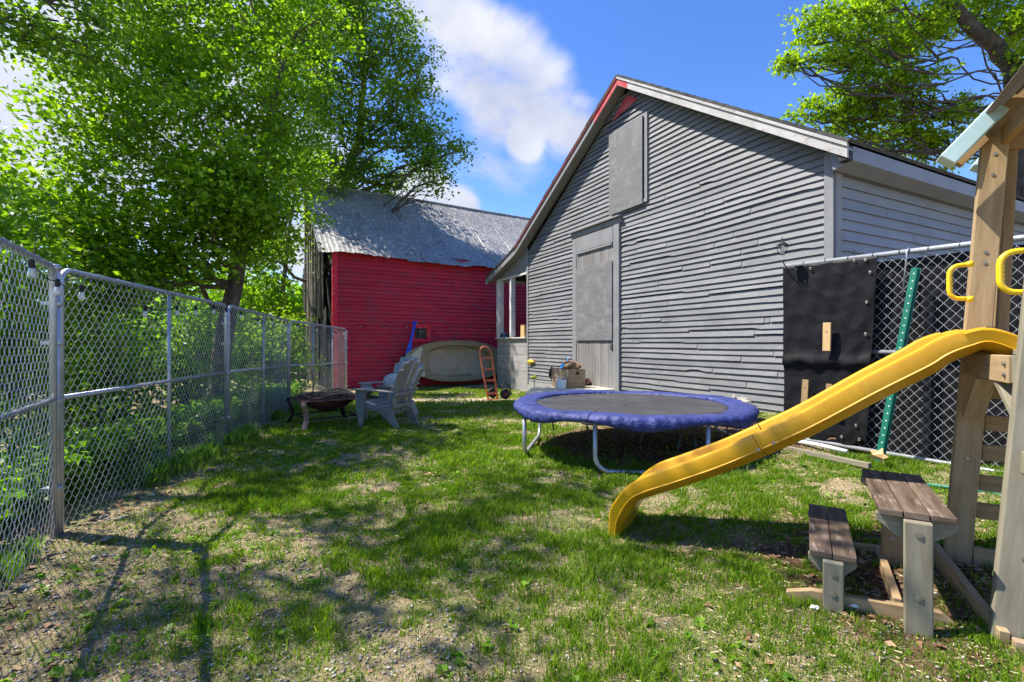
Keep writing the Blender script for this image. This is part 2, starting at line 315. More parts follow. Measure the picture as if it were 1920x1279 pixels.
 blue=mat('royal_blue_plastic', [(0.015, 0.10, 0.75), (0.025, 0.16, 0.85)], 5, rough=0.4, bump=0.05),
 blue_light=mat('sky_blue_plastic', [(0.03, 0.30, 0.62), (0.05, 0.38, 0.70)], 5, rough=0.4, bump=0.05),
 crate=mat('crate_wood', [(0.26, 0.18, 0.11), (0.40, 0.29, 0.19)], 5, (0.5, 5, 5), 0.8, 0.3, 6, coord='UV', patch=((0.14, 0.09, 0.05), 2.5, 0.6, 0.72, (1, 1, 1))),
 paper=mat('crumpled_brown_paper', [(0.26, 0.14, 0.07), (0.48, 0.32, 0.20)], 9, rough=0.85, bump=0.8, bscale=14, bdist=0.03),
 white_plastic=mat('white_plastic', [(0.74, 0.74, 0.72), (0.82, 0.82, 0.80)], 6, rough=0.35, bump=0),
 cord=mat('black_cord', [(0.012, 0.012, 0.012), (0.02, 0.02, 0.02)], 6, rough=0.6, bump=0),
 yellow_toy=mat('yellow_orange_plastic', [(0.80, 0.42, 0.02), (0.85, 0.50, 0.03)], 5, rough=0.4, bump=0),
 lime=mat('lime_plastic', [(0.62, 0.70, 0.05), (0.72, 0.78, 0.08)], 5, rough=0.4, bump=0),
 stone=mat('grey_stones', [(0.13, 0.12, 0.105), (0.26, 0.24, 0.21), (0.42, 0.39, 0.34)], 9, rough=0.9, bump=0.3, isl=1.0, pos=(0.1, 0.9)),
 straw=mat('dry_straw', [(0.26, 0.19, 0.10), (0.42, 0.33, 0.19), (0.56, 0.47, 0.30)], 3, rough=0.9, bump=0, isl=1.0, pos=(0.1, 0.9)),
 litter=mat('dead_leaves', [(0.09, 0.045, 0.025), (0.20, 0.10, 0.055), (0.36, 0.22, 0.13)], 3, rough=0.9, bump=0, isl=1.0, pos=(0.1, 0.9)),
 bank=mat('leaf_mould_bank', [(0.02, 0.018, 0.010), (0.05, 0.05, 0.02)], 4, rough=0.95, bump=0.5),
)
M['leaf_bright'] = leafmat('boxelder_leaves', (0.07, 0.155, 0.008), (0.16, 0.285, 0.012), (0.27, 0.4, 0.022), 0.45)
M['leaf_mid'] = leafmat('willow_leaves', (0.055, 0.12, 0.01), (0.12, 0.22, 0.016), (0.2, 0.31, 0.028), 0.45)
M['leaf_dark'] = leafmat('overhanging_leaves', (0.025, 0.06, 0.01), (0.05, 0.115, 0.014), (0.1, 0.19, 0.022), 0.35)
M['leaf_maple'] = leafmat('maple_leaves', (0.09, 0.17, 0.008), (0.18, 0.29, 0.012), (0.3, 0.41, 0.02), 0.45)
M['leaf_under'] = leafmat('undergrowth_leaves', (0.055, 0.135, 0.008), (0.12, 0.25, 0.014), (0.21, 0.36, 0.024), 0.45)
M['grass'] = leafmat('lawn_grass_blades', (0.05, 0.12, 0.005), (0.12, 0.225, 0.008), (0.25, 0.34, 0.03), 0.4)
M['grass_tall'] = leafmat('tall_grass_blades', (0.05, 0.12, 0.02), (0.10, 0.22, 0.03), (0.24, 0.36, 0.08), 0.4)
gm = bpy.data.materials.new('glass_bulb'); gm.use_nodes = True; gb = gm.node_tree.nodes["Principled BSDF"]
gb.inputs["Transmission Weight"].default_value = 0.75; gb.inputs["Roughness"].default_value = 0.12; gb.inputs["Base Color"].default_value = (0.92, 0.93, 0.93, 1); gb.inputs["IOR"].default_value = 1.2
M['bulb'] = gm
gm = bpy.data.materials.new('dark_window_glass'); gm.use_nodes = True; gb = gm.node_tree.nodes["Principled BSDF"]
gb.inputs["Base Color"].default_value = (0.01, 0.01, 0.012, 1); gb.inputs["Roughness"].default_value = 0.08
M['glass'] = gm
# ------------------------------------------------------------------ ground
def ground_mat():
    m = bpy.data.materials.new('lawn_soil'); m.use_nodes = True; t = m.node_tree; nn = t.nodes; ll = t.links; b = nn["Principled BSDF"]
    b.inputs["Roughness"].default_value = 0.95; b.inputs["Specular IOR Level"].default_value = 0.15
    c = nn.new("ShaderNodeTexCoord")
    def noise(s, d=6, r=0.6):
        n = nn.new("ShaderNodeTexNoise"); n.inputs["Scale"].default_value = s; n.inputs["Detail"].default_value = d; n.inputs["Roughness"].default_value = r
        ll.new(c.outputs["Object"], n.inputs["Vector"]); return n.outputs["Fac"]
    def ramp(f, p0, c0, p1, c1):
        r = nn.new("ShaderNodeValToRGB"); ll.new(f, r.inputs[0]); e = r.color_ramp.elements; e[0].position = p0; e[1].position = p1; e[0].color = (*c0, 1); e[1].color = (*c1, 1); return r.outputs[0]
    def mixc(f, a, bb):
        x = nn.new("ShaderNodeMixRGB"); ll.new(f, x.inputs[0]); ll.new(a, x.inputs[1]); ll.new(bb, x.inputs[2]); return x.outputs[0]
    base = ramp(noise(60, 10, 0.8), 0.36, (0.15, 0.105, 0.06), 0.64, (0.47, 0.37, 0.235))
    moss = ramp(noise(40, 6), 0.3, (0.07, 0.09, 0.02), 0.7, (0.26, 0.28, 0.09))
    col = mixc(ramp(noise(1.6, 5), 0.46, (0, 0, 0), 0.60, (0.85, 0.85, 0.85)), base, moss)
    soil = ramp(noise(22, 8, 0.8), 0.3, (0.055, 0.030, 0.018), 0.7, (0.19, 0.11, 0.065))
    def disc(cx, cy, r0, r1, sx=1.0):
        mp = nn.new("ShaderNodeMapping"); mp.inputs["Location"].default_value = (-cx, -cy, 0); ll.new(c.outputs["Object"], mp.inputs[0])
        m2 = nn.new("ShaderNodeMapping"); m2.inputs["Scale"].default_value = (1 / sx, 1, 0); ll.new(mp.outputs[0], m2.inputs[0])
        l = nn.new("ShaderNodeVectorMath"); l.operation = 'LENGTH'; ll.new(m2.outputs[0], l.inputs[0])
        a = nn.new("ShaderNodeMath"); a.operation = 'MULTIPLY_ADD'; ll.new(noise(3, 5), a.inputs[0]); a.inputs[1].default_value = -1.1; ll.new(l.outputs["Value"], a.inputs[2])
        q = nn.new("ShaderNodeMapRange"); ll.new(a.outputs[0], q.inputs[0]); q.inputs[1].default_value = r1 - 0.55; q.inputs[2].default_value = r0 - 0.55; q.clamp = True; return q.outputs[0]
    col = mixc(disc(2.3, 6.4, 1.3, 1.7, 1.25), col, soil)
    col = mixc(disc(2.2, 2.6, 0.7, 1.0, 1.1), col, soil)
    tan = ramp(noise(12, 7), 0.3, (0.36, 0.27, 0.19), 0.7, (0.50, 0.40, 0.30))
    col = mixc(disc(-1.6, 12.2, 0.8, 1.4, 1.7), col, tan)
    ll.new(col, b.inputs["Base Color"])
    bn = nn.new("ShaderNodeBump"); bn.inputs["Strength"].default_value = 0.9; bn.inputs["Distance"].default_value = 0.02; ll.new(noise(45, 8, 0.8), bn.inputs["Height"]); ll.new(bn.outputs[0], b.inputs["Normal"])
    return m
xs = np.concatenate([[-400, -150, -60, -30, -20, -14], np.arange(-10, 8.01, 0.08), [10, 14, 20, 35, 70, 160, 400]])
ys = np.concatenate([[-60, -20, -8, -3, -1], np.arange(0.4, 15, 0.09), [15.5, 16, 17, 18, 20, 24, 30, 45, 80, 160, 500]])
GX, GY = np.meshgrid(xs, ys)
vgz = np.vectorize(gz)
def gnoise(x, y):
    f = np.clip(1 - (np.abs(x) - 8) / 6, 0, 1)
    return ((fbm(x * 1.1, y * 1.1, 3, 5) - 0.5) * 0.10 + (fbm(x * 7, y * 7, 3, 9) - 0.5) * 0.035) * f
def gh(x, y): return vgz(x, y) + gnoise(x, y)
GZ = gh(GX.ravel(), GY.ravel())
V = np.stack([GX.ravel(), GY.ravel(), GZ], 1)
nx, ny = len(xs), len(ys); ii = (np.arange(ny - 1)[:, None] * nx + np.arange(nx - 1)[None]).ravel()
np_mesh('ground', ground_mat(), V, np.stack([ii, ii + 1, ii + nx + 1, ii + nx], 1), smooth=True, kind='structure')
def g1(x, y): return float(gh(np.array([x]), np.array([y]))[0])

# wall directions of the grey building
CR = Vector((4.60, 6.865, 0)); U = Vector((-0.455, 0.8905, 0)).normalized(); NV = Vector((-0.8905, -0.455, 0)).normalized()
E1 = Vector((0.853, -0.522, 0)); E2 = Vector((0.522, 0.853, 0)); UP = Vector((0, 0, 1))

def siding(mb, P, lo, hi, z0, z1, e, out=0.022, seg=0.16, jit=0.004, chip=0.03, pieces=3, sag=None):
    """P(t, o, z) -> world; lo(z), hi(z) extents; a row of overlapping boards with real undercuts"""
    z = z0; k = 0
    while z < z1 - 0.02:
        zt = min(z + e + 0.012, z1)
        a0, a1 = lo(z), hi(z); b0, b1 = lo(zt), hi(zt)
        if a1 - a0 < 0.05: break
        cuts = sorted([0.0, 1.0] + [rnd.uniform(0.08, 0.92) for _ in range(pieces - 1)])
        for c0, c1 in zip(cuts[:-1], cuts[1:]):
            if c1 - c0 < 0.01: continue
            n = max(2, int((c1 - c0) * (a1 - a0) / seg)); dz = rnd.uniform(-jit, jit) * 1.6; do = rnd.uniform(0, 0.007)
            vs = []; ch = 0
            for i in range(n + 1):
                f = c0 + (c1 - c0) * i / n
                if i in (0, n): f += 0.0006 if i == 0 else -0.0006
                ta = a0 + (a1 - a0) * f; tb = b0 + (b1 - b0) * f
                if rnd.random() < chip and chip: ch = rnd.uniform(0.008, 0.032) if ch == 0 else 0
                sg = sag(ta, z) if sag else 0
                zb = z + dz + rnd.uniform(-jit, jit) * 0.5 + ch + sg
                vs += [P(tb, -0.004, min(zt + (sag(tb, zt) if sag else 0), z1 + .05)), P(ta, out + do, zb), P(ta, out * 0.62 + do, zb + 0.002), P(tb, -0.016, zt + (sag(tb, zt) if sag else 0))]
            fs = []
            for i in range(n):
                q = i * 4; fs += [(q, q + 1, q + 5, q + 4), (q + 1, q + 2, q + 6, q + 5), (q + 2, q + 3, q + 7, q + 6)]
            mb.add(vs, fs)
        z += e; k += 1

# ------------------------------------------------------------------ grey building
gb_ = thing('grey_building', (CR.x, CR.y, 0.2), 'weathered grey clapboard gable building with boarded door behind the trampoline', 'building')
def PW(t, o, z): p = CR + U * t + NV * o; return Vector((p.x, p.y, z))
ZB, TL, TA, ZA = 0.17, 9.02, 4.4, 7.12
SR = (ZA - 4.14) / TA
def wlo(z): return 0.0 if z < 4.14 else (z - 4.14) / SR
def whi(z): return TL if z < 4.14 else TL - (z - 4.14) / ((ZA - 4.14) / (TL - TA))
mb = MB(); m_sag = lambda t, z: 0.003 * math.sin(t * 1.1 + z * 0.9) + 0.014 * max(0, 1 - abs(z - 3.55) / 0.7) * math.sin(t * 1.9) * (t < 4.6)
siding(mb, PW, lambda z: wlo(z) + 0.10, lambda z: whi(z) - 0.02, ZB, ZA - 0.12, 0.108, out=0.024, pieces=3, sag=m_sag, chip=0.03, jit=0.0036)
mb.build('siding', M['grey_siding'], gb_)
# structural wall mass behind the siding
D = 11.5; VI = -NV
mb = MB(); pr = [PW(0.04, -0.04, -0.4), PW(TL - 0.02, -0.04, -0.4), PW(TL - 0.02, -0.04, 4.12), PW(TA, -0.04, ZA - 0.03), PW(0.04, -0.04, 4.12)]
mb.prism(pr, VI * D); mb.build('wall', M['black'], gb_)
# side wall (in shade)
def PS(t, o, z): p = CR + VI * t - U * o; return Vector((p.x, p.y, z))
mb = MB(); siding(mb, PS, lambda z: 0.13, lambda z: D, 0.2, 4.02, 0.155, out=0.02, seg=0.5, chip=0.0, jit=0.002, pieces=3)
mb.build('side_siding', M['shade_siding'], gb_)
# corner boards
mb = MB(); mb.frame(PW(0.045, 0.018, 2.1), UP, U, NV, 4.0, 0.13, 0.05); mb.frame(PS(0.06, 0.018, 2.1), UP, VI, U, 4.0, 0.14, 0.05)
mb.build('corner_board', M['grey_trim'], gb_, bevel=0.004)
mb = MB(); mb.frame(PW(TL - 0.02, 0.012, 2.15), UP, U, NV, 4.1, 0.10, 0.05); mb.build('corner_board', M['grey_trim'], gb_, bevel=0.004)
mb = MB()
mb.frame(PW(TL / 2 + 0.1, 0.004, 0.0), U, UP, NV, TL, 0.36, 0.03); mb.build('foundation', M['found'], gb_)
# roof slabs, rakes, fascias
OH = 0.30
def roof_slab(t0, z0, t1, z1, th, d0, d1, name, m):
    mb = MB(); n = 22
    a = PW(t0, d0, z0); b = PW(t1, d0, z1); up = Vector((0, 0, th))
    for i in range(n):                      # rows of shingles, each row a thin step
        f0, f1 = i / n, (i + 1) / n + 0.012
        p = a.lerp(b, f0); q = a.lerp(b, min(1, f1)); w_ = (b - a).cross(VI).normalized(); w_ = w_ if w_.z > 0 else -w_
        lift = 0.012
        v = [p, q, q + VI * (d1 + d0), p + VI * (d1 + d0)]
        vv = v + [p + w_ * (th + lift), q + w_ * th, q + VI * (d1 + d0) + w_ * th, p + VI * (d1 + d0) + w_ * (th + lift)]
        j = rnd.uniform(-0.008, 0.008); vv[4] = vv[4] + NV * j; vv[5] = vv[5] + NV * j
        mb.add(vv, [(0, 1, 2, 3), (7, 6, 5, 4), (0, 4, 5, 1), (1, 5, 6, 2), (2, 6, 7, 3), (3, 7, 4, 0)])
    return mb.build(name, m, gb_)
ZR = ZA + 0.14
TRE, ZRE = -0.34, 4.14 - 0.34 * SR + 0.12
TLE, ZLE = 9.35, 4.30
roof_slab(TRE - 0.02, ZRE, TA, ZR, 0.035, OH + 0.03, D, 'roof', M['shingle'])
rl = roof_slab(TLE, ZLE + 0.02, TA, ZR, 0.035, OH + 0.03, D, 'roof', M['shingle'])
TPE, ZPE = 11.6, 3.60
roof_slab(TPE, ZPE, TLE, ZLE + 0.02, 0.035, OH + 0.03, D, 'roof', M['shingle'])
def rake(t0, z0, t1, z1, h, m, th=0.035, o=OH, drop=0.0):
    a = PW(t0, o, z0 - drop); b = PW(t1, o, z1 - drop); mb = MB()
    mb.prism([a, b, b - UP * h, a - UP * h], NV * -th); return mb.build('rake_board', m, gb_, bevel=0.003)
rake(TRE, ZRE, TA, ZR, 0.20, M['worn_trim'])
rake(TA + 0.001, ZR, TLE, ZLE + 0.02, 0.20, M['grey_trim'])
rake(TLE + 0.001, ZLE + 0.02, TPE, ZPE, 0.20, M['grey_trim'])
rake(TRE - 0.01, ZRE, TA, ZR, 0.055, M['worn_trim'], 0.02, OH + 0.025)
rake(TA + 0.001, ZR, TLE, ZLE + 0.02, 0.055, M['old_red'], 0.02, OH + 0.025)
mb = MB()   # red patches near the peak
for s, tt, zz in ((1, TLE, ZLE), (-1, TRE, ZRE)):
    a = PW(TA + s * 0.004, OH + 0.004, ZR - 0.058); b0 = PW(tt, OH + 0.004, zz - 0.058); b = a.lerp(b0, 0.17 if s > 0 else 0.07)
    mb.prism([a, b, b - UP * 0.135, a - UP * 0.135], NV * -0.002)
a = PW(TA, 0.032, ZA - 0.20); mb.prism([a + U * .50 - UP * 0.40, a + U * -0.36 - UP * 0.26, a], NV * -0.002)
mb.build('red_paint_patch', M['red_patch'], gb_)
# soffits
mb = MB()
for t0, z0, t1, z1 in ((TRE, ZRE, TA, ZR), (TLE, ZLE, TA, ZR), (TPE, ZPE, TLE, ZLE)):
    mb.prism([PW(t0, OH - 0.036, z0 - 0.05), PW(t1, OH - 0.036, z1 - 0.05), PW(t1, OH - 0.036, z1 - 0.09), PW(t0, OH - 0.036, z0 - 0.09)], VI * (OH - 0.005))
mb.build('soffit', M['grey_trim'], gb_)
# side eave fascia: a boxed gutter board along the eave
mb = MB(); a = PW(TRE, OH - 0.14, ZRE - 0.02)
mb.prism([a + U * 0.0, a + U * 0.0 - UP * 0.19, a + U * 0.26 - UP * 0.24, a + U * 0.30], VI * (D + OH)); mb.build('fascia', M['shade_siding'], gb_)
mb = MB(); a = PW(TRE + 0.006, OH - 0.02, ZRE - 0.012); mb.prism([a, a - UP * 0.20, a + U * 0.12 - UP * 0.20, a + U * 0.12], VI * 0.115); mb.build('eave_return', M['soot'], gb_)
mb = MB(); mb.frame(PS(D / 2, 0.03, 3.92), VI, UP, U, D - 0.3, 0.20, 0.03); mb.build('frieze_board', M['half_wall'], gb_)
# gable window, boarded up: x 1142..1210, y 205..383
gw = MB(); t0, t1 = 3.72, 4.94; z0, z1 = 4.35, 6.25
def frm(mb, t0, t1, z0, z1, w, o, th):
    mb.frame(PW(t0 + w / 2, o, (z0 + z1) / 2), UP, U, NV, z1 - z0, w, th); mb.frame(PW(t1 - w / 2, o, (z0 + z1) / 2), UP, U, NV, z1 - z0, w, th)
    mb.frame(PW((t0 + t1) / 2, o, z1 - w / 2), U, UP, NV, t1 - t0 - 2 * w - .002, w, th); mb.frame(PW((t0 + t1) / 2, o, z0 + w / 2), U, UP, NV, t1 - t0 - 2 * w - .002, w, th)
frm(gw, t0, t1, z0, z1, 0.08, 0.03, 0.06)
gwo = gw.build('gable_window', M['grey_trim'], gb_, bevel=0.003)
mb = MB(); mb.frame(PW((t0 + t1) / 2 + 0.07, 0.075, (z0 + z1) / 2 - 0.03), UP, U, NV, z1 - z0 - 0.02, t1 - t0 - 0.10, 0.02); mb.build('plywood_panel', M['plywood'], gwo, bevel=0.002)
# door
t0, t1 = 4.62, 6.50; z0, z1 = 0.2, 4.22
mb = MB(); mb.frame(PW(t0 + 0.10, 0.035, 2.16), UP, U, NV, 3.95, 0.20, 0.07); mb.frame(PW(t1 - 0.08, 0.03, 2.16), UP, U, NV, 3.95, 0.16, 0.06)
mb.frame(PW((t0 + t1) / 2, 0.04, 4.15), U, UP, NV, t1 - t0 + .1, 0.12, 0.075); mb.frame(PW((t0 + t1) / 2, 0.07, 4.235), U, NV, UP, t1 - t0 + .16, 0.15, 0.035)
do = mb.build('door', M['grey_trim'], gb_, bevel=0.004)
mb = MB(); n = 15; wd = (t1 - t0 - 0.38) / n
for i in range(n):
    mb.frame(PW(t0 + 0.21 + wd * (i + 0.5), 0.035 + rnd.uniform(-.002, .002), 2.15 + rnd.uniform(0, .02)), UP, U, NV, 3.86, wd - 0.008, 0.02)
mb.build('door_planks', M['door_planks'], do)
mb = MB(); mb.frame(PW((t0 + t1) / 2 + 0.02, 0.075, 2.34), UP, U, NV, 1.86, t1 - t0 - 0.42, 0.022)
mb.build('plywood_panel', M['plywood'], do, bevel=0.002)
mb = MB(); mb.frame(PW((t0 + t1) / 2 + 0.02, 0.058, 3.88), U, UP, NV, t1 - t0 - 0.40, 0.36, 0.02); mb.frame(PW((t0 + t1) / 2 + 0.02, 0.07, 3.66), U, UP, NV, t1 - t0 - 0.44, 0.05, 0.03)
mb.build('door_top_boards', M['grey_trim'], do, bevel=0.002)
for zz in (1.55, 2.2, 3.1):
    for tt_ in (t0 + 0.27, t1 - 0.22):
        mb = MB(); mb.lathe(PW(tt_, 0.086, zz), [(0.012, 0), (0.012, 0.004), (0.001, 0.005)], 8, NV); mb.build('screw', M['bolt'], do)
mb = MB(); mb.frame(PW(t0 + 0.26, 0.05, 1.25), UP, U, NV, 0.16, 0.04, 0.012); mb.tube([PW(t0 + 0.26, 0.055, 1.19), PW(t0 + 0.26, 0.10, 1.21), PW(t0 + 0.26, 0.10, 1.29), PW(t0 + 0.26, 0.055, 1.31)], 0.008, 6); mb.build('handle', M['soot'], do)
# porch
PX0, PX1 = TL + 0.04, 11.2
def PP(t, o, z): return PW(t, o, z)
mb = MB()
for i in range(5):
    mb.frame(PP((PX0 + PX1) / 2, 0.0, 0.32 + i * 0.262), U, UP, NV, PX1 - PX0, 0.252, 0.04)
hw = mb.build('half_wall', M['half_wall'], gb_, bevel=0.004)
mb = MB(); mb.frame(PP((PX0 + PX1) / 2, -0.02, 0.0), U, UP, NV, PX1 - PX0 + .02, 0.40, 0.08); mb.build('foundation', M['found'], gb_)
mb = MB(); mb.frame(PP((PX0 + PX1) / 2, 0.02, 1.51), U, NV, UP, PX1 - PX0 + 0.02, 0.16, 0.035); mb.build('rail', M['white_paint'], gb_, bevel=0.004)
for t in (PX1 - 0.16, PX1 - 1.10):
    w_ = 0.26 if t > 10.5 else 0.13
    mb = MB(); mb.frame(PP(t, -0.01, 2.51), UP, U, NV, 1.95, w_, 0.16); mb.build('porch_post', M['white_paint'], gb_, bevel=0.006)
mb = MB(); mb.frame(PP((PX0 + PX1) / 2, -0.01, 3.52), U, UP, NV, PX1 - PX0, 0.06, 0.10); mb.build('header', M['white_paint'], gb_, bevel=0.004)
mb = MB(); mb.prism([PP(PX0, 0.02, 3.56), PP(PX1 + 0.1, 0.02, 3.56), PP(PX1 + 0.1, 0.02, 3.62), PP(PX0, 0.02, 4.32)], VI * 0.04); mb.build('gable_panel', M['grey_trim'], gb_)
# porch outer side: posts going back, half wall
for k in range(4):
    p = PP(PX1 - 0.08, -2.4 - 2.6 * k, 2.51); mb = MB(); mb.frame(p, UP, U, NV, 1.95, 0.12, 0.12); mb.build('porch_post', M['white_paint'], gb_, bevel=0.006)
mb = MB()
for i in range(5): mb.frame(PP(PX1 - 0.02, -5.1, 0.32 + i * 0.262), VI, UP, U, 10.0, 0.252, 0.04)
mb.build('half_wall', M['half_wall'], gb_)
mb = MB(); mb.frame(PP((PX0 + PX1) / 2, -5.2, 0.12), VI, U, UP, 10.2, PX1 - PX0 - .1, 0.06); mb.build('porch_floor', M['pine_grey'], gb_)
mb = MB(); a = PP(PX1, -0.4, 3.55); mb.frame(PP(PX1 - 0.08, -5.2, 3.5), VI, UP, U, 10.2, 0.10, 0.08); mb.build('header', M['white_paint'], gb_)
# things on the porch rail and at the wall foot
t = thing('storage_box', PP(PX0 + 0.22, -0.02, 1.528), 'tan cardboard box on the white porch rail against the grey wall', 'box')
mb = MB(); mb.frame(PP(PX0 + 0.22, -0.02, 1.72), UP, U, NV, 0.38, 0.24, 0.16); mb.build('box_body', M['stake'], t, bevel=0.004)
mb = MB(); mb.frame(PP(PX0 + 0.22, -0.02, 1.915), U, NV, UP, 0.25, 0.17, 0.008); mb.build('flap', M['crate'], t)
t = thing('cable_bundle', PP(PX1 - 0.55, -0.02, 1.528), 'blue and black cable bundle tied around the porch post at the rail', 'cable')
mb = MB(); c = PP(PX1 - 0.55, 0.0, 1.62)
for k in range(4): mb.tube([c + U * (0.28 * math.cos(a * 0.6 + k)) + UP * (0.05 * math.sin(a * 1.1 + k)) + NV * (0.05 * math.sin(a)) for a in range(11)], 0.012, 5)
mb.build('cable', M['soot'], t, smooth=True)
mb = MB(); mb.lathe(c - UP * .09, [(0.05, 0), (0.06, 0.1), (0.03, 0.17)], 10); mb.build('plug', M['blue_light'], t, smooth=True)

# ------------------------------------------------------------------ red barn
BC = Vector((-6.0, 16.0, 0)); BU = Vector((0.866, 0.5, 0)); BN = Vector((0.5, -0.866, 0)); BV = -BN
bt = thing('red_barn', (BC.x, BC.y, -0.25), 'old red clapboard barn with a grey metal roof and weathered plank end', 'barn')
BL, BH, BW, BR = 11.5, 4.50, 7.0, 7.45
def PB(t, o, z): p = BC + BU * t + BN * o; return Vector((p.x, p.y, z))
mb = MB(); siding(mb, PB, lambda z: 0.16, lambda z: BL, -0.25, BH, 0.138, out=0.045, seg=0.7, chip=0.0, jit=0.003, pieces=4)
mb.build('siding', M['red_siding'], bt)
mb = MB(); mb.frame(PB(BL / 2, -0.09, 2.1), BU, UP, BN, BL - 0.02, 4.9, 0.10); mb.frame(PB(BL / 2, -BW, 2.1), BU, UP, BN, BL, 4.9, 0.10); mb.build('wall', M['dark_inside'], bt)
mb = MB(); mb.frame(PB(0.08, 0.035, 2.12), UP, BU, BN, 4.7, 0.17, 0.06); mb.build('corner_board', M['red_trim'], bt)
# weathered plank gable end
mb = MB(); y = 0.42; top = lambda d: BH + (BR - BH) * min(d, BW - d) / (BW / 2) - 0.1
mb2 = MB()
while y < BW:
    wdt = rnd.uniform(0.22, 0.34); gap = rnd.uniform(0.015, 0.06)
    zt = top(y + wdt / 2) - rnd.uniform(0, .1); tilt = rnd.uniform(-0.05, 0.05)
    zm = rnd.uniform(2.0, 2.8)
    for (za, zb_, oo) in ((-0.3, zm, rnd.uniform(0, .07)), (zm + 0.02, zt, 0.03 + rnd.uniform(0, .05))):
        if zb_ - za < 0.2: continue
        if y < 0.9 and za > 1 and rnd.random() < 0.9: continue
        p = PB(-0.02 - oo, -(y + wdt / 2), za); q = PB(-0.02 - oo + rnd.uniform(-.05, .03), -(y + wdt / 2) + tilt, zb_)
        mb.plank(p, q, wdt, 0.028, BV)
    y += wdt + gap
mb.build('plank_gable', M['barn_plank'], bt, bevel=0.003)
mb = MB(); 
for za in (0.3, 2.4, 4.2): mb.plank(PB(0.16, -0.1, za), PB(0.16, -BW + .1, za), 0.18, 0.14)
for d in (0.12, 2.3, 4.6, 6.9): mb.plank(PB(0.12, -d, -0.3), PB(0.12, -d, top(d)), 0.18, 0.16, BV)
mb.plank(PB(0.0, -0.08, 2.0), PB(-0.05, -0.75, 3.6), 0.12, 0.05, BV); mb.plank(PB(-0.02, -0.1, 0.2), PB(-0.04, -0.6, 2.2), 0.10, 0.04, BV)
mb.build('timber_frame', M['barn_plank'], bt)
mb = MB(); mb.frame(PB(0.9, -BW / 2, 2.1), BV, UP, BU, BW - .3, 4.8, 0.05); mb.build('interior_dark_sheet', M['dark_inside'], bt)  # near-black sheet behind the planks, interior darkness put into its colour
# corrugated roof: rippled sheet with a wavering eave
nt_, ns_ = 460, 10; vs = []; fs = []
T0, T1 = -0.45, BL + 0.3
for i in range(nt_ + 1):
    tt = T0 + (T1 - T0) * i / nt_; ph = (tt / 0.155) % 1
    rip = 0.010 * (1 if ph < 0.35 else 0) + 0.006 * math.sin(tt * 9)
    sheet = int(tt / 0.62); wob = 0.035 * math.sin(sheet * 2.7) + 0.05 * math.sin(tt * 0.9 + 1) + 0.02 * math.sin(tt * 5)
    for j in range(ns_ + 1):
        f = j / ns_; o = 0.34 - f * (BW / 2 + 0.34)
        z = 4.28 + wob * (1 - f) ** 2 + (BR + 0.12 - 4.28 + 0.04 * math.sin(tt * 0.5)) * f - 0.13 * math.sin(math.pi * f)
        vs.append(PB(tt, o + (0.06 * math.sin(tt * 2.3) * (1 - f) ** 2), z + rip + 0.01 * math.sin(f * 20 + sheet)))
for i in range(nt_):
    for j in range(ns_):
        a = i * (ns_ + 1) + j; fs.append((a, a + 1, a + ns_ + 2, a + ns_ + 1))
mb = MB(); mb.add(vs, fs); ro = mb.build('roof', M['metal_roof'], bt)
sm = ro.modifiers.new('solid', 'SOLIDIFY'); sm.thickness = 0.008
vs = [PB(T0, -BW / 2, BR + 0.11), PB(T1, -BW / 2, BR + 0.11), PB(T1, -BW + .1, 4.62), PB(T0 + .4, -BW + .1, 4.62)]
mb = MB(); mb.prism(vs, UP * 0.02); mb.build('roof', M['metal_roof'], bt)
mb = MB(); mb.tube([PB(T0 + (T1 - T0) * k / 20, -BW / 2, BR + 0.13 + 0.04 * math.sin((T0 + (T1 - T0) * k / 20) * 0.5)) for k in range(21)], 0.07, 8); mb.build('ridge_cap', M['metal_roof'], bt, smooth=True)
# small window
tw = 3.05; mb = MB()
for dt, dz, a, b in ((-0.30, 0, 0.15, 0.66), (0.30, 0, 0.15, 0.66), (0, 0.26, 0.45, 0.15), (0, -0.26, 0.45, 0.13)):
    mb.frame(PB(tw + dt, 0.06, 1.70 + dz), BU, UP, BN, a, b, 0.04)
wn = mb.build('window', M['red_trim'], bt)
mb = MB(); mb.frame(PB(tw, 0.052, 1.70), BU, UP, BN, 0.46, 0.38, 0.006); mb.build('pane', M['glass'], wn)
mb = MB(); mb.frame(PB(tw, 0.06, 1.70), UP, BU, BN, 0.38, 0.012, 0.01); mb.frame(PB(tw + .05, 0.060, 1.77), BU, UP, BN, 0.20, 0.010, 0.008); mb.build('glazing_bar', M['worn_trim'], wn)

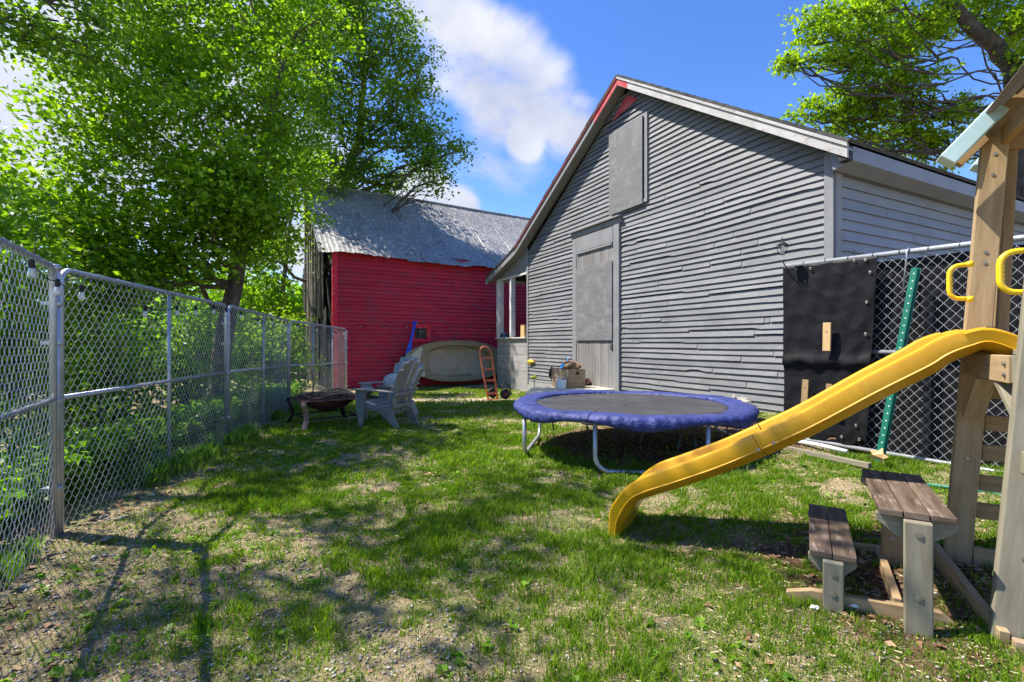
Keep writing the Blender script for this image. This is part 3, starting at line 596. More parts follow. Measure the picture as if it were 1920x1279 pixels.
# ------------------------------------------------------------------ concrete step and the things on it
A_, B_, C_, D_ = Vector((.27, 10.15, .285)), Vector((2.40, 11.10, .285)), Vector((1.70, 12.72, .285)), Vector((.45, 11.4, .285))
st = thing('concrete_step', (1.2, 11.3, -0.1), 'low concrete slab step at the foot of the grey door', 'step')
mb = MB(); mb.prism([A_, B_, C_, D_], UP * -0.42); mb.build('slab', M['concrete'], st, bevel=0.015)
def crate():
    p = Vector((1.36, 11.62, 0.288)); t = thing('wooden_crate', p, 'brown wooden crate with a cut hand hole on the concrete step', 'crate')
    rz = R(30); a = Vector((math.cos(rz), math.sin(rz), 0)); b = Vector((-a.y, a.x, 0))
    lx, ly, h = 0.50, 0.66, 0.44
    for s in (-1, 1):
        mb = MB()
        if s == -1:    # end board with hand hole: built of pieces around the slot
            o = p + b * (-ly / 2)
            mb.frame(o + UP * (h * 0.25), a, UP, b, lx, h * 0.49, 0.02)
            mb.frame(o + UP * (h * 0.60), a, UP, b, lx, h * 0.19, 0.02)
            mb.frame(o + UP * (h * 0.93), a, UP, b, lx, h * 0.14, 0.02)
            for q in (-1, 1): mb.frame(o + UP * (h * 0.78) + a * (q * lx * 0.32), a, UP, b, lx * 0.36, h * 0.158, 0.02)
        else:
            mb.frame(p + b * (ly / 2) + UP * (h * 0.5), a, UP, b, lx, h, 0.02)
        mb.build('end_board', M['crate'], t, bevel=0.002)
        mb = MB()
        for k in range(2): mb.frame(p + a * (s * (lx / 2 - .01)) + UP * (h * (0.25 + 0.5 * k)), b, UP, a, ly - 0.02, h * 0.47, 0.018)
        mb.build('side_boards', M['crate'], t, bevel=0.002)
    mb = MB(); mb.frame(p + UP * 0.02, b, a, UP, ly - .03, lx - .03, 0.02); mb.build('bottom', M['crate'], t)
    return p, a, b
cp, ca, cb = crate()
def blob(mb, c, r, sx=1, sy=1, sz=1, amp=0.25, n=14, m=9, seed=1, ridg=2.0):
    vs = []; c = Vector(c)
    for j in range(m + 1):
        ph = math.pi * j / m
        for i in range(n):
            a = 2 * math.pi * i / n
            k = 1 + amp * (math.sin(a * 3 * ridg / 2 + seed + j) * 0.5 + math.sin(a * 5 + ph * 4 + seed * 2.3) * 0.35 + math.sin(ph * 7 + seed + i * 1.7) * 0.3)
            if j in (0, m): k = 1
            vs.append(c + Vector((math.sin(ph) * math.cos(a) * r * sx * k, math.sin(ph) * math.sin(a) * r * sy * k, math.cos(ph) * r * sz * k)))
    fs = []
    for j in range(m):
        for i in range(n):
            i2 = (i + 1) % n; fs.append((j * n + i, (j + 1) * n + i, (j + 1) * n + i2, j * n + i2))
    mb.add(vs, fs)
mb = MB(); blob(mb, cp + UP * 0.50 + ca * 0.02 - cb * 0.10, 0.18, 1.15, 1.0, 0.62, 0.4, 22, 12, 3)
tag(mb.build('paper_bag', M['paper']), 'crumpled brown paper bag lying on top of the wooden crate', 'bag')
mb = MB()
q = cp + UP * 0.47 - ca * 0.10 - cb * 0.02
mb.prism([q, q - ca * 0.16 - cb * 0.05 + UP * -.03, q - ca * 0.10 + cb * 0.06 + UP * .06, q + ca * 0.05 + cb * 0.02 + UP * 0.13, q + ca * 0.10 + UP * 0.24, q + ca * 0.04 + UP * 0.10], cb * 0.02)
tag(mb.build('toy_windmill', M['blue_light']), 'bright blue plastic toy vane sticking out of the wooden crate', 'toy')
jp = Vector((1.13, 11.05, 0.288)); t = thing('plastic_jug', jp, 'small white plastic watering jug standing in front of the crate', 'jug')
mb = MB(); mb.lathe(jp, [(0.001, 0), (0.10, 0), (0.115, 0.02), (0.115, 0.17), (0.10, 0.20), (0.06, 0.215)], 18); mb.build('body', M['white_plastic'], t, smooth=True)
mb = MB(); mb.tube([jp + Vector((-0.04, 0, 0.20)), jp + Vector((-0.07, 0, 0.29))], [0.022, 0.012], 8); mb.build('spout', M['white_plastic'], t, smooth=True)
mb = MB(); mb.tube([jp + Vector((0.0, 0, 0.20)), jp + Vector((0.03, 0, 0.27)), jp + Vector((0.09, 0, 0.26)), jp + Vector((0.12, 0, 0.19)), jp + Vector((0.115, 0, 0.10))], 0.011, 6); mb.build('handle', M['white_plastic'], t, smooth=True)
mb = MB(); blob(mb, (1.80, 11.98, 0.37), 0.10, 1.9, 1.0, 0.85, 0.35, 16, 10, 5)
tag(mb.build('work_boot', M['rust']), 'dark brown shoe lying on the step beside the crate', 'shoe')
mb = MB(); blob(mb, (1.02, 12.1, 0.58), 0.12, 0.7, 0.7, 1.2, 0.45, 14, 9, 7)
tag(mb.build('crumpled_tarp', M['soot']), 'crumpled grey plastic bag hanging behind the crate on the wall', 'bag')
# yellow/orange fittings at the wall
p = PW(8.75, 0.05, 0.78); t = thing('orange_hose_nozzle', p, 'orange hose nozzle hanging on the left end of the grey wall', 'hose nozzle')
mb = MB(); mb.tube([p + U * 0.14, p - U * 0.02, p - U * 0.22], [0.045, 0.06, 0.02], 8); mb.build('barrel', M['yellow_toy'], t, smooth=True)
mb = MB(); mb.tube([p, p - UP * 0.05, p - UP * 0.10 + U * 0.10], 0.022, 6); mb.build('grip', M['yellow_toy'], t, smooth=True)
p = PW(3.05, 0.05, 0.26); t = thing('yellow_spray_handle', p + UP * 0, 'yellow hand grip stuck at the foot of the grey wall behind the trampoline', 'grip')
mb = MB(); mb.tube([p + U * 0.16 + UP * 0.01, p + UP * 0.04, p - U * 0.14 + UP * 0.0, p - U * 0.20 - UP * 0.02], [0.03, 0.04, 0.035, 0.02], 8); mb.build('grip', M['yellow_handle'], t, smooth=True)
mb = MB(); mb.tube([p + U * 0.12 - UP * 0.01, p + U * 0.22, p + U * 0.30 + UP * .02], 0.012, 6); mb.build('cord', M['cord'], t, smooth=True)
p = Vector((0.95, 11.6, 0.30)); t = thing('garden_marker', p, 'lime yellow plastic flower marker on a thin stick beside the step', 'garden marker')
p2 = Vector((.55, 11.9, 0.0)); 
mb = MB(); mb.tube([p2, p2 + UP * 0.48], 0.01, 6); mb.build('stick', M['soot'], t)
mb = MB(); blob(mb, p2 + UP * 0.50, 0.06, 1.3, 0.6, 0.7, 0.15); mb.build('head', M['lime'], t, smooth=True)

# ------------------------------------------------------------------ chain link fences
def chain(mb_v, A, B, z0a, z1a, z0b, z1b, p, dz, r, bulge=0.0):
    """woven zigzag wires from A to B (xy); returns V,F"""
    A = np.array(A[:2], float); B = np.array(B[:2], float); Ld = np.linalg.norm(B - A); a = (B - A) / Ld; n = np.array([-a[1], a[0]])
    nw = int(Ld / p) - 1; Vs = []; Fs = []; base = 0
    for i in range(nw):
        xm = (i + 0.5) * p; f = xm / Ld; z0 = z0a + (z0b - z0a) * f; z1 = z1a + (z1b - z1a) * f
        K = int((z1 - z0) / dz); k = np.arange(K + 1)
        x = (i + ((k + i) % 2)) * p; z = z1 - k * dz
        w0 = np.where((k + i) % 2 == 0, 1.0, -1.0) * r * 0.9
        bl = bulge * np.sin(np.pi * f * 2.3 + 1) * np.sin(np.pi * (k / K)) if bulge else 0
        # two points at each vertex soften the bend
        s = 0.16 * p
        sg = np.where((k + i) % 2 == 0, 1.0, -1.0)
        X = np.stack([x + sg * s * 0.6, x + sg * s * 0.6], 1).ravel(); Zz = np.stack([z + dz * 0.13, z - dz * 0.13], 1).ravel()
        W = np.repeat(w0 + bl, 2) if bulge else np.repeat(w0, 2)
        P = np.stack([A[0] + a[0] * X + n[0] * W, A[1] + a[1] * X + n[1] * W, Zz], 1)
        ring = []
        for q in range(3):
            an = 2 * math.pi * q / 3
            off = np.array([n[0] * math.cos(an) + a[0] * math.sin(an), n[1] * math.cos(an) + a[1] * math.sin(an), 0]) * r
            ring.append(P + off)
        Vw = np.stack(ring, 1).reshape(-1, 3); m = len(P)
        idx = np.arange(m - 1)[:, None] * 3
        for q in range(3):
            q2 = (q + 1) % 3; Fs.append(np.concatenate([idx + q, idx + q2, idx + 3 + q2, idx + 3 + q], 1) + base)
        Vs.append(Vw); base += m * 3
    return np.concatenate(Vs), np.concatenate(Fs)
FG = 'chain link panels of the left fence'
fp = [Vector((-3.15 + 0.524 * 3.4, 3.31 - 0.852 * 3.4, 0)), Vector((-3.15, 3.31, 0)), Vector((-3.86, 6.5, 0)), Vector((-4.52, 9.7, 0)), Vector((-4.35, 12.6, 0))]
ztop = [1.90, 1.87, 1.86, 1.80, 1.72]
labels = ['nearest chain link panel cut off by the left edge of the photo', 'tall chain link panel with rounded top corner beside the nearest post', 'chain link panel in front of the tree trunk on the left', 'far chain link panel behind the fire pit in front of the barn']
for i in range(4):
    A, B = fp[i], fp[i + 1]; d = (B - A).normalized(); a = A + d * 0.05; b = B - d * 0.05
    za, zb = ztop[i], ztop[i + 1]
    if i == 1: za -= 0.0
    g0, g1_ = gz(a.x, a.y), gz(b.x, b.y)
    t = thing('chain_link_panel', (a.x, a.y, g0), labels[i], 'fence', FG)
    r = 0.021; mb = MB(); cr_ = 0.11
    A0 = Vector((a.x, a.y, g0 + 0.0)); A1 = Vector((a.x, a.y, za)); B1 = Vector((b.x, b.y, zb)); B0 = Vector((b.x, b.y, g1_))
    pts = [A0, A1 - UP * cr_ * 1.6]
    for k in range(1, 6):
        an = math.pi / 2 * k / 6; pts.append(A1 + d * (cr_ * (1 - math.cos(an))) - UP * (cr_ * (1 - math.sin(an))))
    for k in range(1, 6):
        an = math.pi / 2 * k / 6; pts.append(B1 - d * (cr_ * (1 - math.sin(an))) - UP * (cr_ * (1 - math.cos(an))))
    pts += [B1 - UP * cr_ * 1.6, B0]
    mb.tube(pts, r, 8); mb.build('frame', M['galv'], t, smooth=True)
    fs_ = (0.5,) if i < 3 else (0.36, 0.72)
    for f in fs_:
        p = a.lerp(b, f); mb = MB(); mb.tube([Vector((p.x, p.y, gz(p.x, p.y) + 0.02)), Vector((p.x, p.y, za + (zb - za) * f))], 0.017, 8); mb.build('mid_post', M['galv'], t, smooth=True)
    mb = MB(); mb.tube([Vector((a.x, a.y, g0 + 0.965)), Vector((b.x, b.y, g1_ + 0.965))], 0.016, 8); mb.build('mid_rail', M['galv'], t, smooth=True)
    Vc, Fc = chain(None, a + d * 0.02, b, g0 + 0.01, za - 0.01, g1_ + 0.01, zb - 0.01, 0.040, 0.047, 0.0021 if i < 2 else 0.0026, 0.02)
    nn = np.array([-d.y, d.x, 0]) * 0.02
    np_mesh('wire_mesh', M['wire'], Vc - nn, Fc, t)
    for f in np.arange(0.05, 1, 0.085):
        mb = MB(); p = A1.lerp(B1, f); mb.tube([p + UP * (r + .002), p + Vector((d.y, -d.x, 0)) * (r + .003), p - UP * (r + .004) , p - Vector((d.y, -d.x, 0)) * (r + .003)], 0.003, 4, closed=True); mb.build('wire_tie', M['galv'], t)
for i, (lab) in enumerate(['galvanised post where the near panels meet', 'slim galvanised post between the second and third panels', 'slim galvanised post where the far panel starts', 'last galvanised post in front of the red barn wall']):
    p = fp[i + 1]; g = gz(p.x, p.y)
    if i == 0:
        t = thing('fence_post', (p.x, p.y, g), lab, 'fence post', 'fence posts of the left fence')
        mb = MB(); mb.tube([Vector((p.x, p.y, g - 0.05)), Vector((p.x, p.y, ztop[1] + 0.01))], 0.030, 10); mb.build('pole', M['galv'], t, smooth=True)
        mb = MB(); mb.lathe((p.x, p.y, ztop[1] + 0.01), [(0.033, -0.03), (0.034, 0.0), (0.02, 0.012)], 12); mb.build('post_cap', M['galv'], t, smooth=True)
    else:
        t = thing('fence_post', (p.x, p.y, g), lab, 'fence post', 'fence posts of the left fence')
        mb = MB(); mb.tube([Vector((p.x, p.y, g - 0.05)), Vector((p.x, p.y, ztop[i + 1] - 0.05))], 0.020, 8); mb.build('pole', M['galv'], t, smooth=True)
    for z in (0.35, 0.95, 1.35, 1.62):
        mb = MB(); mb.lathe((p.x, p.y, g + z), [(0.040, -0.014), (0.043, -0.01), (0.043, 0.01), (0.040, 0.014)], 12); mb.plank(Vector((p.x - 0.012, p.y - .06, g + z)), Vector((p.x - 0.025, p.y + .06, g + z)), 0.025, 0.062); mb.build('clamp', M['galv'], t)
# string lights along the left fence
def lights(pts_, z_off, name, label, hang, scale=1.0):
    t = thing(name, pts_[0], label, 'string lights'); mb = MB(); line = []
    for i in range(len(pts_) - 1):
        p, q = pts_[i], pts_[i + 1]
        for k in range(6): f = k / 6; line.append(p.lerp(q, f) - UP * (hang * math.sin(math.pi * f)))
    line.append(pts_[-1]); mb.tube(line, 0.004 * scale, 5); mb.build('cord', M['cord'], t, smooth=True)
    for p in pts_:
        mb = MB(); mb.lathe(p, [(0.012 * scale, 0.01), (0.017 * scale, 0.0), (0.017 * scale, -0.05 * scale), (0.010 * scale, -0.055 * scale)], 10)
        so_ = mb.build('socket', M['black'], t, smooth=True)
        mb = MB(); mb.lathe(p - UP * (0.045 * scale), [(0.013 * scale, 0.0), (0.021 * scale, -0.025 * scale), (0.026 * scale, -0.06 * scale), (0.022 * scale, -0.078 * scale), (0.001, -0.082 * scale)], 12)
        bo = mb.build('bulb', M['bulb'], t, smooth=True)
        mb = MB(); mb.tube([p - UP * 0.055 * scale, p - UP * 0.105 * scale], 0.005 * scale, 5); mb.build('filament', M['white_plastic'], bo)
pl = []
for i, fr in ((0, (0.80, 0.955)), (1, (0.06, 0.33, 0.52, 0.66, 0.82, 0.95)), (2, (0.12, 0.36, 0.6, 0.85)), (3, (0.1, 0.4, 0.7, 0.92))):
    A, B = fp[i], fp[i + 1]; d = (B - A).normalized(); n = Vector((d.y, -d.x, 0))
    if n.x < 0: n = -n
    for f in fr:
        p = A.lerp(B, f) + n * 0.045; z = ztop[i] + (ztop[i + 1] - ztop[i]) * f
        pl.append(Vector((p.x, p.y, z - 0.055 - (0.05 if rnd.random() < .5 else 0) - (0.08 if (i == 1 and .3 < f < .6) else 0))))
lights(pl, 0, 'string_lights', 'clear bulb string lights hung along the top of the left chain link fence', 0.04, 0.8)
pl = [PB(t_, 0.06, 1.98 + 0.03 * math.sin(t_ * 3)) for t_ in np.arange(0.9, 8.2, 0.82)]
lights(pl, 0, 'string_lights', 'small bulb string lights strung across the red barn wall', 0.05, 0.95)

# ------------------------------------------------------------------ right fence with black screen
FA = Vector((3.24, 5.5, 0)); FD = Vector((0.56, -0.83, 0)).normalized(); FN = Vector((-0.83, -0.56, 0)).normalized()
ft = thing('screened_chain_link_fence', (FA.x, FA.y, 0.2), 'chain link fence backed with black shade cloth beside the grey building', 'fence')
def PF(s, o, z): p = FA + FD * s + FN * o; return Vector((p.x, p.y, z))
ZT0 = 2.24
mb = MB(); mb.tube([PF(-0.1, 0, ZT0), PF(5.0, 0, ZT0 - 0.04)], 0.026, 10); mb.build('top_rail', M['galv'], ft, smooth=True)
mb = MB(); mb.tube([PF(0.75, 0.0, 1.26), PF(5.0, 0, 1.22)], 0.020, 8); mb.build('mid_rail', M['galv'], ft, smooth=True)
mb = MB(); mb.tube([PF(0.05, 0.03, 0.27), PF(5.0, 0.03, 0.20)], 0.020, 8); mb.build('bottom_rail', M['galv'], ft, smooth=True)
for s in (-0.02, 2.5, 4.9):
    mb = MB(); mb.tube([PF(s, -0.05, 0.0), PF(s, -0.05, ZT0 + (0.03 if s > 1 else -0.02))], 0.03, 10); mb.build('fence_post', M['galv'], ft, smooth=True)
mb = MB(); mb.tube([PF(1.55, -0.09, 0.0), PF(1.55, -0.09, ZT0 - .1)], 0.035, 10); mb.build('fence_post', M['black'], ft, smooth=True)
Vc, Fc = chain(None, PF(0.62, 0, 0), PF(5.0, 0, 0), 0.20, ZT0 - 0.02, 0.14, ZT0 - 0.05, 0.043, 0.050, 0.0021, 0.0)
np_mesh('wire_mesh', M['wire_bright'], Vc, Fc, ft)
def cloth(s0, s1, zt, zb, off, name, fold, ns=90, nz_=70, sk=0.0, seed=0.0, lab=None):
    vs = []; fs = []
    for j in range(nz_ + 1):
        g = j / nz_
        for i in range(ns + 1):
            f = i / ns; s = s0 + (s1 - s0) * f + sk * g * (1 if f > .5 else 0) * (f - .5) * 2
            z = zt - (zt - zb) * g - (0.04 * math.sin(f * 17 + seed) * (g ** 2)) - 0.012 * abs(math.sin(f * 12)) * (1 - g)
            o = off + fold * (0.35 * float(fbm(np.array([f * 5.0]), np.array([g * 22.0 + 3 * f]), 3, 4)[0]) * (seed > 0) + 0.22 * (1 - abs(math.sin(g * 26 + f * 4 + 1.5 * math.sin(f * 6 + g * 3)))) ** 3 * (seed > 0) + 0.2 * (1 - abs(math.sin(g * 9 - f * 7 + 2 * math.sin(g * 5)))) ** 4 * (seed > 0) + math.sin(g * 44 + f * 5 + seed) * 0.12 * math.sin(f * 3.1) + math.sin(f * 13 + g * 6 + seed) * 0.15 + math.sin(f * 31 + g * 17) * .18 + 1.3 * math.exp(-((g - 0.56) / 0.035) ** 2) * (seed > 0))
            if seed > 0 and g > 0.58: o -= fold * 0.8
            vs.append(PF(s, o, z))
    for j in range(nz_):
        for i in range(ns):
            a = j * (ns + 1) + i; fs.append((a, a + ns + 1, a + ns + 2, a + 1))
    mb = MB(); mb.add(vs, fs); o = mb.build(name, M['screen'], ft, smooth=True)
    sm = o.modifiers.new('solid', 'SOLIDIFY'); sm.thickness = 0.003
    if lab: o['label'] = lab
cloth(-0.10, 0.82, ZT0 - 0.01, 0.30, 0.055, 'shade_cloth', 0.02, seed=1.3, sk=-0.10, lab='front flap of black shade cloth with eyelets')
cloth(0.5, 5.0, ZT0 - 0.06, 0.22, -0.045, 'shade_cloth', 0.012, ns=160)
mb = MB()
for s, z in ((0.72, 2.19), (0.62, 2.2), (0.76, 2.06), (0.73, 1.76), (0.72, 1.44), (0.66, 0.78), (0.63, 0.5), (0.2, 2.17), (0.05, 2.18), (0.66, 0.36), (0.5, 0.36)):
    p = PF(s, 0.075 if z > 1.3 else 0.06, z); mb.tube([p + (FD * math.cos(a) + UP * math.sin(a)) * 0.011 for a in np.arange(0, 6.28, 0.785)], 0.004, 5, closed=True)
mb.build('eyelets', M['bolt'], ft, smooth=True)
mb = MB()
for s in np.arange(0.1, 5, 0.22): p = PF(s, 0, ZT0); mb.tube([p + (FN * math.cos(a) + UP * math.sin(a)) * 0.031 for a in np.arange(0, 6.28, 0.785)], 0.0028, 4, closed=True)
for s in (0.60, 0.64): mb.tube([PF(s, 0, ZT0 + .02), PF(s - .03, 0.02, ZT0 + 0.06), PF(s - 0.06, 0.03, ZT0 + 0.085)], 0.003, 4)
mb.build('wire_ties', M['cord'], ft)
# wood stakes standing on/against the cloth
def stake(px0, py0, px1, py1, Y, w_, lab, m):
    a = at(px0, py0, Y); b = at(px1, py1, Y); a = a + FN * 0.0
    t = thing('wood_stake', b, lab, 'stake', 'short wood stakes pinning the shade cloth')
    mb = MB(); mb.plank(b, a, w_, 0.022, FD); mb.build('stake_board', m, t, bevel=0.002)
    mb = MB(); mb.lathe(a.lerp(b, .3) + FN * 0.013, [(0.006, 0), (0.006, 0.004), (0.001, 0.005)], 8, FN); mb.build('nail', M['bolt'], t)
def Yf(px, o):   # depth where a view ray at px meets the plane parallel to the fence at offset o
    k = (px - 960) / 900; c = FA + FN * o
    return (c.x * FN.x + c.y * FN.y) / (k * FN.x + FN.y)
stake(1551, 605, 1550, 658, Yf(1551, 0.12), 0.075, 'upright pale wood stake pinned to the middle of the black cloth', M['stake'])
stake(1511, 712, 1508, 760, Yf(1511, 0.12), 0.065, 'reddish wood stake on the lower left of the black cloth', M['pine_warm'])
stake(1555, 720, 1553, 760, Yf(1555, 0.12), 0.055, 'short wood stake half hidden behind the slide edge', M['pine_warm'])
# green u-post leaning on the fence
a = at(1716, 502, 4.50); b = at(1647, 866, 4.58)
t = thing('green_post', b, 'green perforated metal garden post leaning on the black screened fence', 'post')
mb = MB(); ax = (a - b).normalized(); wd = (FD - ax * FD.dot(ax)).normalized(); td = ax.cross(wd)
if td.dot(FN) < 0: td = -td
c = (a + b) / 2; l = (a - b).length
mb.frame(c, ax, wd, td, l, 0.030, 0.005)
for s in (-1, 1): mb.frame(c + wd * (s * 0.018) - td * 0.012, ax, wd, td, l, 0.005, 0.026); mb.frame(c + wd * (s * 0.028) - td * 0.024, ax, wd, td, l, 0.02, 0.004)
mb.build('channel', M['green'], t)
mb = MB()
for k in range(26): mb.lathe(b.lerp(a, (k + 0.7) / 26.5) + td * 0.0028, [(0.006, 0), (0.006, 0.002), (0.001, 0.002)], 8, td)
mb.build('bolt_holes', M['white_plastic'], t)
# steel rod hanging on the rail
a = at(1700, 470, Yf(1700, 0.04)); b = at(1692, 553, Yf(1692, 0.06))
mb = MB(); mb.tube([b, a - UP * 0.06, a - UP * 0.01, a + Vector((0.02, .0, 0.02)), a + Vector((0.045, 0.02, 0.0))], [0.005, .008, .009, .009, .008], 7)
tag(mb.build('hooked_rod', M['galv'], smooth=True), 'hooked steel rod hanging from the top rail of the screened fence', 'rod')
# lantern
p = PF(-0.04, 0.2, 2.40) 
t = thing('garden_lantern', (p.x, p.y, 2.2), 'small black cage lantern on a thin pole above the fence corner', 'lantern')
mb = MB(); mb.tube([PF(-0.0, 0.03, 1.9), PF(-0.01, 0.05, 2.1), p - UP * 0.12], 0.006, 6); mb.build('pole', M['black'], t)
mb = MB(); 
for q in ((-1, -1), (-1, 1), (1, -1), (1, 1)):
    mb.tube([p + Vector((q[0] * 0.026, q[1] * 0.026, -0.05)), p + Vector((q[0] * 0.04, q[1] * 0.04, 0.055))], 0.004, 5)
for zz, rr in ((-0.05, 0.030), (0.055, 0.045)): mb.lathe(p + UP * zz, [(0.001, -0.004), (rr, -0.004), (rr, 0.004), (0.001, 0.004)], 4)
mb.build('cage', M['black'], t)
mb = MB(); mb.lathe(p + UP * 0.058, [(0.058, 0), (0.02, 0.035), (0.008, 0.045), (0.004, 0.085), (0.001, 0.087)], 8); mb.build('cap', M['black'], t)
mb = MB(); mb.lathe(p, [(0.02, -0.045), (0.03, 0.05)], 4); mb.build('glass', M['bulb'], t)
# timbers and pipe lying at the fence foot
mb = MB(); mb.plank(Vector((2.75, 6.05, 0.17)), Vector((3.32, 4.45, 0.21)), 0.05, 0.05); tag(mb.build('edging_timber', M['pine_grey'], bevel=0.003), 'long grey timber edging lying in the grass beside the screened fence', 'timber')
mb = MB(); mb.tube([Vector((2.95, 6.2, 0.20)), Vector((3.3, 5.2, 0.25)), Vector((3.42, 4.9, 0.24))], 0.022, 8); tag(mb.build('white_pipe', M['white_plastic'], smooth=True), 'white plastic pipe lying along the foot of the black cloth', 'pipe')
hp = [Vector((3.3 + 0.25 * k + 0.06 * math.sin(k * 2), 3.9 - 0.16 * k + .05 * math.cos(k * 1.7), 0.20)) for k in range(9)]
mb = MB(); mb.tube(hp, 0.014, 7); tag(mb.build('garden_hose', M['green'], smooth=True), 'green garden hose on the grass behind the climbing ladder', 'hose')
# lump of dark fabric behind the trampoline
mb = MB(); blob(mb, (3.35, 7.15, 0.34), 0.22, 1.3, 1.0, 0.85, 0.35, 22, 12, 2)
tag(mb.build('rock', M['stone']), 'dark rock against the wall foot behind the right edge of the trampoline', 'rock')

# ------------------------------------------------------------------ trampoline
TC = Vector((1.49, 6.12, 0)); TR = 1.43; TZ = 0.60
tt = thing('trampoline', (TC.x, TC.y, 0.02), 'round black trampoline with a faded blue padded rim beside the slide', 'trampoline')
mb = MB(); n = 96; m = 12; vs = []; fs = []
for j in range(m + 1):
    r = 1.20 * j / m
    for i in range(n):
        a = 2 * math.pi * i / n; vs.append(TC + Vector((r * math.cos(a), r * math.sin(a), TZ - 0.015 - 0.035 * (1 - (j / m) ** 2) + (0.004 * math.sin(a * 36) if j == m else 0))))
for j in range(m):
    for i in range(n): i2 = (i + 1) % n; fs.append((j * n + i, (j + 1) * n + i, (j + 1) * n + i2, j * n + i2))
mb.add(vs, fs); o = mb.build('jumping_mat', M['mat_black'], tt, smooth=True); sm = o.modifiers.new('solid', 'SOLIDIFY'); sm.thickness = 0.006
mb = MB(); n = 420; prof = [(-0.27, -0.030), (-0.255, 0.000), (-0.20, 0.012), (-0.13, 0.008), (-0.06, 0.016), (0.0, 0.008), (0.035, -0.02), (0.042, -0.065), (0.03, -0.095), (0.01, -0.10), (0.012, -0.05), (-0.04, -0.04), (-0.15, -0.038), (-0.26, -0.045)]
vs = []; fs = []
for i in range(n):
    a = 2 * math.pi * i / n
    puck = abs(math.sin(a * 4 + 0.5)); wr = 1.5 * (abs(math.sin(a * 19 + 1.3 * math.sin(a * 7))) - 0.6) + 1.1 * (abs(math.sin(a * 31 + 2 * math.sin(a * 11))) - 0.6) + 0.5 * math.sin(a * 83)
    for j, (dr, dz) in enumerate(prof):
        k = 1.0 if 5 <= j <= 10 else 0.45
        r = TR + dr + 0.010 * wr * k + 0.004 * math.sin(a * 9 + j)
        z = TZ + dz * (1 + 0.30 * math.sin(a * 7 + 1) * (dz < -0.03)) + 0.007 * wr * math.cos(j * 1.9 + a * 5) * k + 0.015 * (puck - .6) * (j < 10) + 0.012 * math.sin(a * 3 + 1)
        vs.append(TC + Vector((r * math.cos(a), r * math.sin(a), z)))
mm = len(prof)
for i in range(n):
    i2 = (i + 1) % n
    for j in range(mm): j2 = (j + 1) % mm; fs.append((i * mm + j, i2 * mm + j, i2 * mm + j2, i * mm + j2))
mb.add(vs, fs); pad_ = mb.build('rim_pad', M['navy'], tt, smooth=True)
for q in range(8):
    i = int(n * (q + 0.35) / 8); mb = MB(); mb.tube([Vector(vs[i * mm + j]) for j in range(0, 9)], 0.006, 5); mb.build('seam', M['navy'], pad_, smooth=True)
mb = MB(); mb.tube([TC + Vector((1.38 * math.cos(a), 1.38 * math.sin(a), TZ - 0.06)) for a in np.arange(0, 2 * math.pi, 2 * math.pi / 64)], 0.022, 8, closed=True); mb.build('frame_ring', M['galv'], tt, smooth=True)
for a0, a1 in ((-118, -71), (-24, 22), (64, 110), (143, 199)):
    P0 = TC + Vector((math.cos(R(a0)), math.sin(R(a0)), 0)) * 1.36; P1 = TC + Vector((math.cos(R(a1)), math.sin(R(a1)), 0)) * 1.42
    d = (P1 - P0).normalized(); g = 0.035 + max(gz(P0.x, P0.y), 0)
    pts = [Vector((P0.x, P0.y, TZ - 0.07)), Vector((P0.x, P0.y, g + 0.16))]
    for k in range(1, 5): an = math.pi / 2 * k / 5; pts.append(Vector((P0.x, P0.y, g + 0.16)) + d * (0.16 * (1 - math.cos(an))) - UP * (0.16 * math.sin(an)))
    pts.append(Vector((P0.x, P0.y, g)) + d * 0.16); pts.append(Vector((P1.x, P1.y, g)) - d * 0.16)
    for k in range(1, 5): an = math.pi / 2 * k / 5; pts.append(Vector((P1.x, P1.y, g)) - d * (0.16 * (1 - math.sin(an))) + UP * (0.16 * (1 - math.cos(an))))
    pts += [Vector((P1.x, P1.y, g + 0.16)), Vector((P1.x, P1.y, TZ - 0.07))]
    mb = MB(); mb.tube(pts, 0.024, 10); mb.build('leg', M['galv'], tt, smooth=True)
for k in range(26):
    a = R(-160 + k * 12.3 + rnd.uniform(-4, 4)); l = rnd.uniform(0.10, 0.26); r = 1.41
    p = TC + Vector((r * math.cos(a), r * math.sin(a), TZ - 0.09)); mb = MB(); tg = Vector((-math.sin(a), math.cos(a), 0))
    q = p - UP * l + tg * rnd.uniform(-.03, .03)
    mb.plank(p, p.lerp(q, .5) + tg * .012, 0.018, 0.004, tg); mb.plank(p.lerp(q, .5) + tg * .012, q, 0.022, 0.004, tg + Vector((math.cos(a), math.sin(a), 0)))
    mb.build('strap', M['black'], tt)

# ------------------------------------------------------------------ playset with slide
ps = thing('wooden_playset', (2.3, 2.4, 0.05), 'weathered wooden play tower with a yellow slide and grab handles', 'playset')
NE = Vector((0.656, 3.375, 0))
st_ = [(2.10, 1.245, .03), (2.04, 1.265, .10), (1.97, 1.27, .155), (1.90, 1.250, .178), (1.82, 1.205, .190), (1.72, 1.140, .198), (1.5, 0.99, .2), (1.2, 0.775, .2), (.95, .62, .2), (.7, .475, .2), (.45, .335, .2), (.30, .255, .195), (.20, .195, .165), (.13, .125, .115), (.10, .06, .08), (.095, -.02, .07)]
def bez(st, n):
    out = []
    for i in range(len(st) - 1):
        p0 = st[max(i - 1, 0)]; p1 = st[i]; p2 = st[i + 1]; p3 = st[min(i + 2, len(st) - 1)]
        for k in range(n):
            t = k / n; out.append(tuple(0.5 * ((2 * p1[j]) + (-p0[j] + p2[j]) * t + (2 * p0[j] - 5 * p1[j] + 4 * p2[j] - p3[j]) * t * t + (-p0[j] + 3 * p1[j] - 3 * p2[j] + p3[j]) * t ** 3) for j in range(3)))
    out.append(st[-1]); return out
